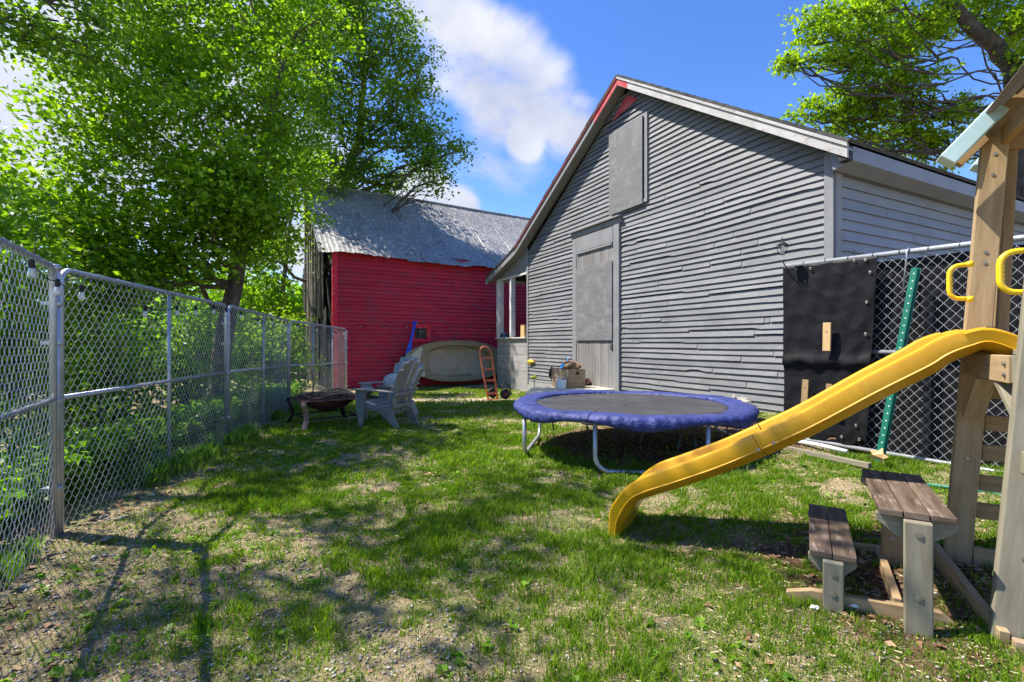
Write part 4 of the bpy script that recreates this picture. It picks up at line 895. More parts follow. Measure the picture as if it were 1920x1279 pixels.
st_ = [(s_ + (0.055 * min(1, (s_ - .25) / .4) if 0.25 < s_ < 1.8 else 0.03 if 1.8 <= s_ < 1.95 else 0), z_ + (0.047 if 0.15 < s_ < 2.0 else 0.02 if s_ >= 2.0 else 0.0), h_ - (0.047 if 0.15 < s_ < 2.0 else 0.0)) for s_, z_, h_ in st_]
path = bez(st_, 5)
# cross-section across the width w (0 near .. 0.5 far); fraction of wall height
sec = [(0.012, 0.985), (0.0, 0.95), (-0.004, 0.88), (0.004, 0.40), (0.0, 0.36), (0.012, 0.32), (0.066, 0.03), (0.085, 0.0), (0.415, 0.0), (0.434, 0.03), (0.488, 0.32), (0.50, 0.36), (0.496, 0.40), (0.504, 0.88), (0.5, 0.95), (0.488, 0.985), (0.472, 1.0), (0.455, 0.985), (0.445, 0.93), (0.415, 0.26), (0.385, 0.15), (0.115, 0.15), (0.085, 0.26), (0.055, 0.93), (0.045, 0.985), (0.028, 1.0)]
def slide_piece(path, name):
    vs = []; fs = []; k = len(sec)
    for i, (s, z, h) in enumerate(path):
        a = path[max(i - 1, 0)]; b = path[min(i + 1, len(path) - 1)]
        ts, tz = a[0] - b[0], a[1] - b[1]; L_ = math.hypot(ts, tz) or 1; nsx, nsz = -tz / L_, ts / L_
        if nsz < 0 and i < 5: nsx, nsz = -nsx, -nsz
        for (wv, f) in sec:
            ss = s + nsx * h * f; zz = z + nsz * h * f
            vs.append(NE + E1 * ss + E2 * wv + UP * zz)
    for i in range(len(path) - 1):
        for j in range(k): j2 = (j + 1) % k; fs.append((i * k + j, i * k + j2, (i + 1) * k + j2, (i + 1) * k + j))
    fs.append(tuple(range(k))[::-1]); fs.append(tuple((len(path) - 1) * k + j for j in range(k)))
    mb = MB(); mb.add(vs, fs); return mb
cut = min(range(len(path)), key=lambda i: abs(path[i][0] - 1.0))
sp = thing  # keep helper name
s_up = slide_piece(path[:cut + 1], 'slide').build('slide', M['yellow'], ps, smooth=True, label='yellow plastic wave slide, upper half')
lowp = [path[cut]] + path[cut + 1:]; lowp[0] = (path[cut][0] - 0.006, path[cut][1] - 0.004, path[cut][2])
s_lo = slide_piece(lowp, 'slide').build('slide', M['yellow'], ps, smooth=True, label='yellow plastic wave slide, lower half')
for o in (s_up, s_lo):
    me = o.data
    e = o.modifiers.new('split', 'EDGE_SPLIT'); e.split_angle = R(33)
for s_k, z_k in ((0.96, 0.66), (1.04, 0.71)):
    mb = MB(); mb.lathe(NE + E1 * s_k - E2 * 0.002 + UP * (z_k + 0.05), [(0.010, 0), (0.010, 0.004), (0.001, 0.006)], 10, -E2); mb.build('bolt', M['bolt'], ps)
# posts
def post(p0, p1, w_, th, wd, name='post', m='pine'): mb = MB(); mb.plank(p0, p1, w_, th, wd); return mb.build(name, M[m], ps, bevel=0.006)
P1b, P1t = Vector((2.495, 2.70, 0.05)), Vector((2.765, 2.74, 2.62)); lean1 = (P1t - P1b)
post(P1b, P1t, 0.115, 0.05, E1)
post(P1b + lean1 * 0.5 + E1 * 0.12 + E2 * 0.10, P1t + E1 * 0.09 + E2 * 0.12, 0.10, 0.05, E2, m='pine_warm')
P2b, P2t = Vector((2.08, 2.0, 0.03)), Vector((2.50, 2.13, 2.75))
post(P2b, P2t, 0.15, 0.05, E1, m='pine_grey')
P4 = P1b + E1 * 1.15; post(P4, P4 + Vector((-0.05, 0.1, 2.6)), 0.14, 0.05, E1)
P5 = P2b + E1 * 1.2; post(P5, P5 + Vector((-0.05, 0.1, 2.7)), 0.14, 0.05, E1)
# deck
N0 = Vector((2.24, 2.14, 0)); F0 = N0 + E2 * 0.70
for k in range(8):
    mb = MB(); c = N0 + E2 * 0.35 + E1 * (0.05 + 0.075 + k * 0.146) + UP * 1.305; mb.frame(c, E2, E1, UP, 0.72, 0.138, 0.025); mb.build('deck_board', M['pine_grey'], ps, bevel=0.003)
mb = MB(); mb.plank(N0 + UP * 1.23, F0 + UP * 1.23, 0.125, 0.04, UP); mb.build('deck_rail', M['pine'], ps, bevel=0.004)
mb = MB(); mb.plank(N0 - E1 * 0.01 - E2 * 0.022 + UP * 1.232, N0 + E1 * 1.2 - E2 * 0.022 + UP * 1.232, 0.125, 0.04, UP); mb.build('deck_rail', M['pine_grey'], ps, bevel=0.004)
mb = MB(); mb.plank(F0 + E2 * 0.03 + UP * 1.23, F0 + E2 * 0.03 + E1 * 1.2 + UP * 1.23, 0.125, 0.04, UP); mb.build('deck_rail', M['pine_warm'], ps, bevel=0.004)
mb = MB(); mb.plank(F0 + E1 * 0.07 - E2 * .06 + UP * 1.32, F0 + E1 * 0.07 - E2 * .06 + UP * 1.44, 0.04, 0.05, E1); mb.build('deck_block', M['pine'], ps, bevel=0.003)
# rungs of ladder along the far side
for z in (1.08, 0.90, 0.735, 0.565, 0.41):
    mb = MB(); a = P1b + E1 * 0.06 + E2 * 0.04 + Vector((lean1.x * z / 2.6, 0, 0)); a.z = z; mb.plank(a, a + E1 * 1.05, 0.085, 0.032, UP); mb.build('rung', M['pine_warm'], ps, bevel=0.003)
mb = MB(); a = P1b + E1 * 0.07 + E2 * 0.0; a.z = 0.17; mb.plank(a, a + E1 * 1.05, 0.10, 0.035, UP); mb.build('ground_board', M['pine'], ps, bevel=0.003)
mb = MB(); a = P1b - E1 * 0.09 - E2 * 0.0; a.z = 0.15; b = P2b - E1 * 0.03 - E2 * 0.04; b.z = 0.10; mb.plank(a, b, 0.12, 0.035, UP); mb.build('ground_board', M['pine'], ps, bevel=0.003)
mb = MB(); b2 = b + E1 * 1.2; mb.plank(b + E1 * .02 - E2 * .02, b2 - E2 * .02, 0.09, 0.04, UP); mb.build('ground_board', M['crate'], ps, bevel=0.003)
# braces
def brace(a, b, m='pine'): mb = MB(); mb.plank(a, b, 0.085, 0.035, E1); mb.build('brace', M[m], ps, bevel=0.003)
brace(P1b + Vector((0.06, -0.02, 0.90)) - E2 * 0.05, F0 + UP * 1.17 - E2 * 0.30 + E1 * 0.0)
brace(P2b + Vector((0.16, 0.04, 0.92)) + E2 * 0.05, N0 + UP * 1.17 + E2 * 0.22 + E1 * .03, 'pine_grey')
# bolts
for p in (N0 + E2 * 0.04, N0 + E2 * 0.30, F0 - E2 * 0.05):
    for dz in ((1.205, 1.255) if p is not None and (p - N0).length < 0.1 else (1.23,)):
        mb = MB(); mb.lathe(p - E1 * 0.022 + UP * dz, [(0.011, 0), (0.011, 0.005), (0.006, 0.009), (0.001, 0.009)], 8, -E1); mb.build('bolt', M['bolt'], ps)
for z in (1.80, 1.86, 0.7, 2.3, 2.42):
    p = P1b + lean1 * ((z - 0.05) / 2.57) - E2 * 0.0265; mb = MB(); mb.lathe(p, [(0.009, 0), (0.009, 0.003), (0.001, 0.004)], 8, -E2); mb.build('bolt', M['bolt'], ps)
for z in (0.42, 0.66, 1.0):
    p = P2b + (P2t - P2b) * (z / 2.72) - E2 * 0.0265; mb = MB(); mb.lathe(p, [(0.009, 0), (0.009, 0.003), (0.001, 0.004)], 8, -E2); mb.build('bolt', M['bolt'], ps)
mb = MB(); p = P2b + (P2t - P2b) * 0.30; mb.frame(p - E2 * 0.045 + E1 * 0.03 + UP * 0.0, E1, UP, E2, 0.14, 0.09, 0.04); mb.build('side_block', M['pine_grey'], ps, bevel=0.003)
# yellow handles (D-shaped, with finger grips)
def handle(c, h, d, r, out):
    mb = MB(); pts = []; out = Vector(out)
    pts.append(c + UP * (h / 2)); pts.append(c + UP * (h / 2) + out * (d * .45))
    for k in range(1, 5): an = math.pi / 2 * k / 5; pts.append(c + UP * (h / 2 - d * 0.5 * (1 - math.cos(an))) + out * (d * .5 + d * 0.5 * math.sin(an)))
    for k in range(7): pts.append(c + UP * (h / 2 - d * .5 - (h - d) * k / 6) + out * d)
    for k in range(1, 5): an = math.pi / 2 * k / 5; pts.append(c + UP * (-h / 2 + d * 0.5 * (1 - math.sin(an))) + out * (d * .5 + d * 0.5 * math.cos(an)))
    pts.append(c - UP * (h / 2) + out * (d * .45)); pts.append(c - UP * (h / 2))
    mb.tube(pts, r, 10)
    for k in range(6): blob(mb, c + UP * (h * 0.26 - h * 0.52 * k / 5) + out * (d - r * 0.75), r * 0.62, 1, 1, 1.1, 0, 8, 6)
    for s in (1, -1): mb.lathe(c + UP * (s * (h / 2 + r * .3)) - out * 0.005, [(r * 1.5, 0), (r * 1.5, 0.018), (r, 0.03)], 10, out)
    return mb.build('grab_handle', M['yellow_handle'], ps, smooth=True)
ho = (-E1 * 0.9 - E2 * 0.1).normalized()
handle(at(1822, 528, 2.62), 0.185, 0.095, 0.012, ho)
handle(at(1940, 508, 2.12), 0.185, 0.115, 0.013, ho)
# roof: horizontal planks on sloping rafters
SL = (E1 * 0.72 + UP * 0.69).normalized()          # up the slope
q0 = Vector((2.625, 2.70, 2.585))
for k in range(7):
    mb = MB(); c = q0 + SL * (0.075 + 0.118 * k) - E2 * 0.50 + UP * (0.012 * (k % 2)); mb.frame(c, E2, SL, SL.cross(E2), 1.25, 0.125, 0.022); mb.build('roof_board', M['roof_board'], ps, bevel=0.003)
apex = q0 + SL * 0.86; SL2 = (-E1 * 0.72 + UP * 0.69).normalized()
for k in range(7):
    mb = MB(); c = apex - SL2 * (0.075 + 0.118 * k) - E2 * 0.50; mb.frame(c, E2, SL2, SL2.cross(E2), 1.25, 0.125, 0.022); mb.build('roof_board', M['roof_board'], ps, bevel=0.003)
for k, (dd, m) in enumerate(((0.075, 'teal'),)):
    a = at(1772, 305, 2.72); b = at(1872, 204, 2.62); mb = MB(); mb.plank(a, b, 0.085, 0.10, (b - a).cross(E2), 1.0); mb.build('rafter', M['teal'], ps, bevel=0.006)
a = at(1832, 318, 3.10); b = at(1905, 225, 3.05); mb = MB(); mb.plank(a, b, 0.07, 0.09, (b - a).cross(E2)); mb.build('rafter', M['teal'], ps, bevel=0.006)
mb = MB(); a = at(1792, 300, 2.74); b = at(1960, 140, 2.70); mb.plank(a + E2 * .05, b, 0.09, 0.035, (b - a).cross(E2)); mb.build('rafter', M['pine_warm'], ps, bevel=0.003)
mb = MB(); a = q0 + SL * .06 - E2 * 1.05 - UP * .07; mb.plank(a, a + SL * 0.8, 0.09, 0.035, SL.cross(E2)); mb.build('rafter', M['pine_warm'], ps, bevel=0.003)
mb = MB(); a = P1t - UP * 0.12 + E2 * 0.04; mb.plank(a - E1 * 0.05, a + E1 * 1.2, 0.10, 0.035, UP); mb.build('roof_beam', M['pine_warm'], ps, bevel=0.003)
mb = MB(); a = P1t - UP * 0.10 + E1 * .03; mb.plank(a - E2 * 0.0, a - E2 * 0.80, 0.10, 0.035, UP); mb.build('roof_beam', M['pine_warm'], ps, bevel=0.003)

# ------------------------------------------------------------------ picnic table beside the slide
pt = thing('picnic_table', (1.78, 2.3, 0.04), 'small wooden childrens table with an attached brown plank bench', 'picnic table')
TA0 = Vector((1.665, 2.185, 0.60)); SA0 = Vector((1.475, 2.385, 0.325)); TLn, SLn = 0.80, 0.80
for k in range(3):
    mb = MB(); c = TA0 + E1 * (0.048 + 0.091 * k) + E2 * TLn / 2 - UP * 0.015; mb.frame(c, E2, E1, UP, TLn + rnd.uniform(-.01, .01), 0.087, 0.03); mb.build('tabletop_plank', M['redwood'], pt, bevel=0.004)
for k in range(2):
    mb = MB(); c = SA0 + E1 * (0.050 + 0.098 * k) + E2 * SLn / 2 - UP * 0.015; mb.frame(c, E2, E1, UP, SLn + rnd.uniform(-.01, .01), 0.094, 0.03); mb.build('seat_plank', M['redwood'], pt, bevel=0.004)
def apron(o, w_, h, c, name):
    mb = MB(); p = [o, o + E1 * w_, o + E1 * w_ - UP * (h * .35), o + E1 * (w_ - c) - UP * h, o + E1 * c - UP * h, o - UP * (h * .35)]
    mb.prism(p, E2 * 0.038); mb.build(name, M['pine_grey'], pt, bevel=0.003)
for e in (0.03, TLn - 0.08): apron(TA0 - UP * 0.031 + E2 * e - E1 * 0.003, 0.285, 0.095, 0.08, 'table_support')
for e in (0.03, SLn - 0.08): apron(SA0 - UP * 0.031 + E2 * e - E1 * 0.003, 0.20, 0.08, 0.05, 'seat_support')
for o, w_, e, cx in ((TA0, 0.098, -0.012, 0.14), (TA0, 0.098, TLn - 0.06, 0.14), (SA0, 0.085, -0.012, 0.10), (SA0, 0.085, SLn - 0.06, 0.10)):
    p = o + E1 * cx + E2 * e; a = Vector((p.x, p.y, 0.0)); b = Vector((p.x, p.y, o.z - 0.033)); mb = MB(); mb.plank(a, b, w_, 0.04, E1); mb.build('leg', M['pine_grey'] if e < 0.1 else M['pine_warm'], pt, bevel=0.005)
    for zz in (o.z - 0.085, (o.z + 0.07) * 0.36):
        mb = MB(); mb.lathe(a + UP * (zz) - E2 * 0.021, [(0.015, 0), (0.015, 0.002), (0.008, 0.002), (0.008, 0.005), (0.001, 0.005)], 12, -E2); mb.build('bolt', M['bolt'], pt)
for e in (0.03, TLn - 0.02):
    a = SA0 + E2 * e - E1 * 0.10; b = TA0 + E2 * (e + 0.065) + E1 * 0.34; a.z = 0.075; b.z = 0.12
    mb = MB(); mb.prism([a - UP * 0.07, b - UP * 0.09, b - UP * 0.06, b - E1 * 0.10 + UP * 0.025, a + E1 * 0.11 + UP * 0.035, a - UP * 0.0], E2 * 0.038); mb.build('base_board', M['pine'], pt, bevel=0.004)
mb = MB(); a = SA0 + E2 * 0.1 + E1 * 0.36; a.z = 0.10; mb.plank(a, a + E2 * 0.7, 0.07, 0.035, UP); mb.build('base_board', M['pine'], pt, bevel=0.004)

# ------------------------------------------------------------------ fire pit
FC = Vector((-3.22, 8.30, gz(-3.2, 8.3)))
f_ = thing('fire_pit', FC, 'rusty square steel fire pit with a wire mesh screen near the left fence', 'fire pit')
rz = R(38); fa = Vector((math.cos(rz), math.sin(rz), 0)); fb = Vector((-fa.y, fa.x, 0)); hw_ = 0.48; zr = 0.45
def ring(h, z): return [FC + fa * (sx * h) + fb * (sy * h) + UP * z for sx, sy in ((-1, -1), (1, -1), (1, 1), (-1, 1))]
mb = MB(); rs = [ring(hw_, zr), ring(hw_ - 0.08, zr + 0.004), ring(0.27, 0.33), ring(0.12, 0.24), ring(0.11, 0.232), ring(0.26, 0.315), ring(hw_ - 0.09, zr - 0.012), ring(hw_, zr - 0.012)]
vs = [p for r_ in rs for p in r_]; fs = []
for i in range(len(rs)):
    i2 = (i + 1) % len(rs)
    if i == 3: fs.append((12, 13, 14, 15)); fs.append((19, 18, 17, 16)); continue
    for k in range(4): k2 = (k + 1) % 4; fs.append((i * 4 + k, i * 4 + k2, i2 * 4 + k2, i2 * 4 + k))
mb.add(vs, fs); mb.build('bowl', M['rust'], f_)
for (sx, sy) in ((-1, -1), (1, -1), (1, 1), (-1, 1)):
    dd = (fa * sx + fb * sy).normalized(); c = FC + fa * (sx * (hw_ - .03)) + fb * (sy * (hw_ - .03)); sd = Vector((-dd.y, dd.x, 0)); mb = MB()
    pts = [c + dd * 0.05 + UP * (zr - 0.005), c + dd * 0.06 + UP * (zr - 0.05), c + dd * -0.02 + UP * 0.26, c - dd * 0.03 + UP * 0.15, c + dd * 0.06 + UP * 0.0]
    for p, q in zip(pts[:-1], pts[1:]): mb.plank(p + (p - q) * 0.03, q, 0.085, 0.012, sd)
    mb.build('leg', M['rust_light'] if (sx, sy) == (-1, -1) else M['soot'], f_)
mb = MB()
for r_, z in ((0.30, 0.16),):
    q = ring(0.40, 0.16); 
    for k in range(4): mb.plank(q[k], q[(k + 1) % 4], 0.025, 0.012)
mb.build('lower_frame', M['soot'], f_)
q = ring(hw_ - .05, zr + .01); topq = [p.lerp(FC + UP * (zr + 0.10), 0.30) + UP * 0.09 for p in q]; topq[0] = topq[0] - UP * 0.10; topq[3] = topq[3] - UP * .07
mb = MB()
for k in range(4):
    k2 = (k + 1) % 4; mb.tube([topq[k], topq[k2]], 0.008, 5); mb.tube([q[k], topq[k]], 0.008, 5)
sc_ = mb.build('screen_frame', M['rust_light'], f_)
mb = MB()
for k in range(4):
    k2 = (k + 1) % 4
    for j in range(1, 14): mb.tube([q[k].lerp(q[k2], j / 14), topq[k].lerp(topq[k2], j / 14)], 0.0022, 3)
    for j in range(1, 4): mb.tube([q[k].lerp(topq[k], j / 4), q[k2].lerp(topq[k2], j / 4)], 0.0022, 3)
for j in range(1, 14): mb.tube([topq[0].lerp(topq[1], j / 14), topq[3].lerp(topq[2], j / 14)], 0.0022, 3); mb.tube([topq[0].lerp(topq[3], j / 14), topq[1].lerp(topq[2], j / 14)], 0.0022, 3)
mb.build('screen_mesh', M['rust'], sc_)
mb = MB(); c = FC + UP * (zr + 0.02) - (fa + fb) * 0.33; mb.tube([c, c + UP * 0.09], 0.014, 6); mb.lathe(c + UP * 0.09, [(0.03, 0), (0.035, 0.02), (0.01, 0.04)], 10); mb.build('lid_handle', M['rust'], f_, smooth=True)
mb = MB(); c = Vector((-2.65, 8.75, gz(-2.65, 8.75))); mb.plank(c + Vector((-0.05, 0, 0.42)), c + Vector((0.06, 0.05, 0.52)), 0.07, 0.03); tag(mb.build('firewood', M['rust']), 'short split of firewood sticking out over the fire pit edge', 'firewood')

# ------------------------------------------------------------------ adirondack chairs (local coords: front = -Y)
def chair(loc, rz, m, label, sc=1.0):
    t = thing('adirondack_chair', loc, label, 'chair', 'moulded garden chairs by the fire pit', rz, sc); X = Vector((1, 0, 0)); Yv = Vector((0, 1, 0))
    for k in range(5):      # seat slats, sloping to the back
        y0 = -0.28 + k * 0.105; z = 0.37 - 0.035 * k; mb = MB(); mb.frame(Vector((0, y0 + 0.05, z)), X, Vector((0, 1, -0.33)).normalized(), Vector((0, .33, 1)).normalized(), 0.52, 0.098, 0.022); mb.build('seat_slat', M[m], t, bevel=0.006, local=True)
    bd = Vector((0, 0.30, 0.95)).normalized(); 
    for k in range(-2, 3):  # fanned back slats, arched top
        l = 0.84 - 0.034 * k * k; b0 = Vector((k * 0.088, 0.22, 0.22)); dirv = (bd + X * (k * 0.075)).normalized(); mb = MB()
        b1 = b0 + dirv * l; wv = (X - dirv * X.dot(dirv)).normalized(); nv = dirv.cross(wv); n = 10; vs = []
        for i in range(n + 1):
            f = i / n; p = b0 + dirv * (l * f); hwid = (0.041 + 0.024 * f) * (1 if f < 0.95 else 0.88)
            cv = 0.035 * math.sin(f * math.pi) ; p = p - Vector((0, cv - 0.012 * k * k, 0))
            vs += [p - wv * hwid + nv * 0.009, p + wv * hwid + nv * 0.009, p + wv * hwid - nv * 0.009, p - wv * hwid - nv * 0.009]
        fs = [(3, 2, 1, 0), (4 * n, 4 * n + 1, 4 * n + 2, 4 * n + 3)]
        for i in range(n):
            for q in range(4): q2 = (q + 1) % 4; fs.append((i * 4 + q, i * 4 + q2, i * 4 + 4 + q2, i * 4 + 4 + q))
        mb.add(vs, fs); mb.build('back_slat', M[m], t, bevel=0.004, local=True)
    mb = MB(); mb.plank((-0.27, 0.345, 0.52), (0.27, 0.345, 0.52), 0.04, 0.03); mb.plank((-0.24, 0.31, 0.34), (0.24, 0.31, 0.34), 0.05, 0.03); mb.build('back_brace', M[m], t, bevel=0.004, local=True)
    for s in (-1, 1):
        mb = MB(); mb.prism([Vector((s * 0.29 - 0.055, -0.36, 0.565)), Vector((s * 0.29 + 0.055, -0.36, 0.565)), Vector((s * 0.29 + 0.06, -0.1, 0.565)), Vector((s * 0.31 + 0.035, 0.36, 0.545)), Vector((s * 0.31 - 0.035, 0.36, 0.545)), Vector((s * 0.29 - 0.06, -0.1, 0.565))], Vector((0, 0, 0.022)))
        mb.build('armrest', M[m], t, bevel=0.006, local=True)
        mb = MB(); mb.prism([Vector((s * 0.30, -0.27, 0)), Vector((s * 0.30, -0.22, 0)), Vector((s * 0.30, -0.17, 0.36)), Vector((s * 0.30, -0.13, 0.564)), Vector((s * 0.30, -0.34, 0.564)), Vector((s * 0.30, -0.34, 0.40))], Vector((-s * 0.035, 0, 0))); mb.build('front_leg', M[m], t, bevel=0.006, local=True)
        mb = MB(); mb.prism([Vector((s * 0.27, -0.30, 0.33)), Vector((s * 0.27, 0.06, 0.25)), Vector((s * 0.27, 0.20, 0.15)), Vector((s * 0.27, 0.37, 0)), Vector((s * 0.27, 0.44, 0)), Vector((s * 0.27, 0.30, 0.28)), Vector((s * 0.27, -0.30, 0.40))], Vector((-s * 0.03, 0, 0))); mb.build('rear_leg', M[m], t, bevel=0.006, local=True)
    return t
c1 = Vector((-2.10, 8.0, gz(-2.1, 8.0) + .01)); chair(c1, R(-112), 'resin', 'weathered grey plastic garden chair in front, facing the fire pit', 1.08)
c2 = Vector((-2.30, 9.0, gz(-2.3, 9.0) + .01)); chair(c2, R(-32), 'resin_pale', 'pale sun bleached garden chair standing behind the other chair', 1.13)
mb = MB(); blob(mb, Vector((-1.92, 8.02, 0.46)), 0.12, 0.8, 1.1, 1.3, 0.2, 16, 10, 4); tag(mb.build('rag_doll', M['cloth_teal'], smooth=True), 'blue and red patterned cloth toy slumped on the front chair seat', 'toy')
mb = MB(); blob(mb, Vector((-2.22, 8.92, 0.63)), 0.16, 1.1, 0.45, 0.9, 0.10, 18, 10, 6); tag(mb.build('cushion', M['cloth_white'], smooth=True), 'off white cushion propped on the pale rear chair', 'cushion')
mb = MB(); p = Vector((-2.58, 8.55, 0.47)); mb.lathe(p, [(0.001, 0), (0.10, 0.0), (0.12, 0.03), (0.12, 0.06), (0.10, 0.085), (0.001, 0.09)], 18); tag(mb.build('white_bowl', M['resin_pale'], smooth=True), 'round white lidded tub on the chair seats by the fire pit', 'tub')

# ------------------------------------------------------------------ boat leaning on the barn
bl0 = PB(2.15, 0.95, 0.0); bl1 = PB(6.35, 0.60, 0.0)
bo = thing('dinghy', (bl0.x, bl0.y, -0.2), 'olive green plastic dinghy stored on its side against the red barn', 'boat')
bx = (bl1 - bl0); LB = bx.length; bx.normalize(); tiltv = (UP * 0.96 - Vector((-bx.y, bx.x, 0)) * -0.28).normalized(); bn_ = bx.cross(tiltv); 
if bn_.y > 0: bn_ = -bn_
tiltv = bn_.cross(bx); tiltv = tiltv if tiltv.z > 0 else -tiltv
bc = bl0 + bx * (LB / 2) + UP * 0.70
def outline(n, hl, hw, p=2.6, stern=0.62):
    o = []
    for i in range(n):
        a = 2 * math.pi * i / n; cx = math.copysign(abs(math.cos(a)) ** (2 / p), math.cos(a)); cy = math.copysign(abs(math.sin(a)) ** (2 / p), math.sin(a))
        wdt = 1.0 - (1 - stern) * max(0, -cx) ** 2.2 - 0.45 * max(0, cx) ** 3
        o.append((cx * hl, cy * hw * wdt))
    return o
def bring(out, cx, d): return [bc + bx * (x + cx) + tiltv * (y) + bn_ * d for x, y in out]
n = 64; rg = [bring(outline(n, LB / 2 * .93, 0.60, 3), 0, -0.42), bring(outline(n, LB / 2 * .98, 0.72, 3), 0, -0.12), bring(outline(n, LB / 2, 0.77, 3), 0, -0.03), bring(outline(n, LB / 2, 0.77, 3), 0, 0.0), bring(outline(n, LB / 2 - .03, 0.735, 3), 0, 0.02), bring(outline(n, LB / 2 - 0.10, 0.68, 3), 0, 0.0),
      bring(outline(n, LB / 2 - 0.74, 0.60, 4, .85), 0.12, 0.0), bring(outline(n, LB / 2 - 0.77, 0.575, 4, .85), 0.12, -0.03), bring(outline(n, LB / 2 - 0.80, 0.54, 4, .85), 0.12, -0.24)]
mb = MB(); vs = [p for r_ in rg for p in r_]; fs = []
for i in range(len(rg) - 1):
    for k in range(n): k2 = (k + 1) % n; fs.append((i * n + k, i * n + k2, (i + 1) * n + k2, (i + 1) * n + k))
fs.append(tuple(range(n))[::-1]); mb.add(vs, fs); h_ = mb.build('hull', M['boat'], bo, smooth=True); e = h_.modifiers.new('split', 'EDGE_SPLIT'); e.split_angle = R(35)
mb = MB(); base = bring(outline(n, LB / 2 - 0.80, 0.54, 4, .85), 0.12, -0.238); mb.add(base, [tuple(range(n))]); 
for k in range(44):
    x = -1.2 + k * 0.058; mb.plank(bc + bx * (x + .05) + tiltv * -0.46 + bn_ * -0.236, bc + bx * (x + .05) + tiltv * 0.46 + bn_ * -0.236, 0.024, 0.008, bx)
mb.build('cockpit_floor', M['boat_in'], bo)
mb = MB(); c = bc - bx * (LB / 2 - 0.46); pl_ = [c + bx * a + tiltv * b + bn_ * 0.006 for a, b in ((-0.24, 0.20), (-0.05, 0.34), (0.20, 0.52), (0.27, 0.50), (0.27, 0.42), (0.14, 0.10), (0.13, -0.1), (0.26, -0.42), (0.24, -0.52), (0.16, -0.54), (-0.05, -0.40), (-0.24, -0.20))]
mb.prism(pl_, bn_ * 0.014); mb.build('deck_plate', M['boat_panel'], bo, bevel=0.004)
mb = MB()
for k in range(12):
    for s in (-.26, .22): mb.lathe(bc + bx * (-1.05 + k * 0.19) + tiltv * s + bn_ * -0.23, [(0.012, 0), (0.012, 0.008), (0.001, 0.009)], 6, bn_)
mb.build('drain_bumps', M['black'], bo)
for s in (0.50, -0.52):
    mb = MB(); a = bc + bx * (-0.45) + tiltv * s + bn_ * -0.10; mb.tube([a, a + bx * 0.08 + bn_ * 0.07, a + bx * 0.85 + bn_ * 0.07, a + bx * 0.93], 0.03, 8); mb.build('grab_rail', M['boat'], bo, smooth=True)
mb = MB(); a = bc - bx * (LB / 2 - 0.02) + bn_ * 0.03; mb.plank(a - tiltv * .3, a + tiltv * .25, 0.03, 0.07, bn_); mb.build('transom_pad', M['soot'], bo)
# blue paddle
a = PB(2.26, 0.90, 0.72); b = PB(2.82, 0.12, 2.10); t = thing('blue_paddle', a, 'bright blue plastic paddle leaning on the barn beside the boat', 'paddle')
mb = MB(); mb.tube([a, b], 0.05, 8); mb.build('shaft', M['blue'], t, smooth=True)
mb = MB(); ax = (b - a).normalized(); mb.plank(a - ax * 0.10, a + ax * 0.70, 0.22, 0.03, BU, 0.6); mb.build('blade', M['blue'], t, bevel=0.01)
mb = MB(); mb.plank(b - ax * 0.02 - BU * 0.10, b - ax * 0.02 + BU * 0.10, 0.05, 0.05); mb.lathe(b - ax * .45, [(0.045, 0), (0.05, .03), (0.045, .07)], 10, ax); mb.build('grip', M['blue'], t, bevel=0.01)

# ------------------------------------------------------------------ hand truck
hb = Vector((-0.50, 12.55, -0.13)); t = thing('hand_truck', hb, 'orange steel hand truck leaning beside the porch wall', 'hand truck')
lx = Vector((0.88, 0.05, 0)).normalized(); top_ = hb + Vector((-0.22, 0.0, 1.40)); axu = (top_ - hb).normalized(); mb = MB(); hw2 = 0.12
pts = [hb - lx * hw2, hb - lx * (hw2 + .02) + axu * 0.5, hb - lx * (hw2 + .03) + axu * 1.22]
for k in range(1, 8): an = math.pi * k / 8; pts.append(hb + axu * (1.24 + 0.16 * math.sin(an)) - lx * ((hw2 + .02) * math.cos(an)))
pts += [hb + lx * (hw2 + .03) + axu * 1.22, hb + lx * (hw2 + .02) + axu * 0.5, hb + lx * hw2]
mb.tube(pts, 0.022, 8); mb.build('frame', M['orange'], t, smooth=True)
for f in (0.16, 0.50, 0.80, 1.10): mb = MB(); mb.plank(hb - lx * hw2 + axu * f, hb + lx * hw2 + axu * f, 0.045, 0.016, axu); mb.build('crossbar', M['orange'], t, bevel=0.003)
mb = MB(); mb.plank(hb + Vector((0, -0.08, 0.01)) - lx * .15, hb + Vector((0, -0.08, 0.01)) + lx * 0.15, 0.18, 0.012, (0, 1, 0)); mb.build('toe_plate', M['orange'], t)
for dx, dy in ((0.32, 0.05), (-0.02, 0.32)):
    c = hb + Vector((dx, dy, 0.14)); axd = Vector((0.45, -0.89, 0)); mb = MB(); mb.lathe(c - axd * 0.035, [(0.075, 0), (0.125, 0.0), (0.14, 0.02), (0.14, 0.05), (0.125, 0.07), (0.075, 0.07)], 24, axd); w_ = mb.build('wheel', M['black'], t, smooth=True)
    mb = MB(); mb.lathe(c - axd * 0.03, [(0.001, 0), (0.03, -0.01), (0.078, 0.01), (0.078, 0.05), (0.03, 0.075), (0.001, 0.075)], 18, axd); mb.build('hub', M['rust'], w_, smooth=True)
mb = MB(); mb.tube([hb + lx * .1 + axu * 0.45, hb + Vector((0.30, 0.12, 0.18))], 0.01, 6); mb.tube([hb + Vector((0.25, 0.1, 0.16)), hb + Vector((0.24, 0.12, 0.38)), hb + Vector((0.33, 0.14, 0.42)), hb + Vector((0.44, 0.14, 0.32)), hb + Vector((0.48, 0.12, 0.1))], 0.018, 6); mb.build('axle_bracket', M['soot'], t, smooth=True)

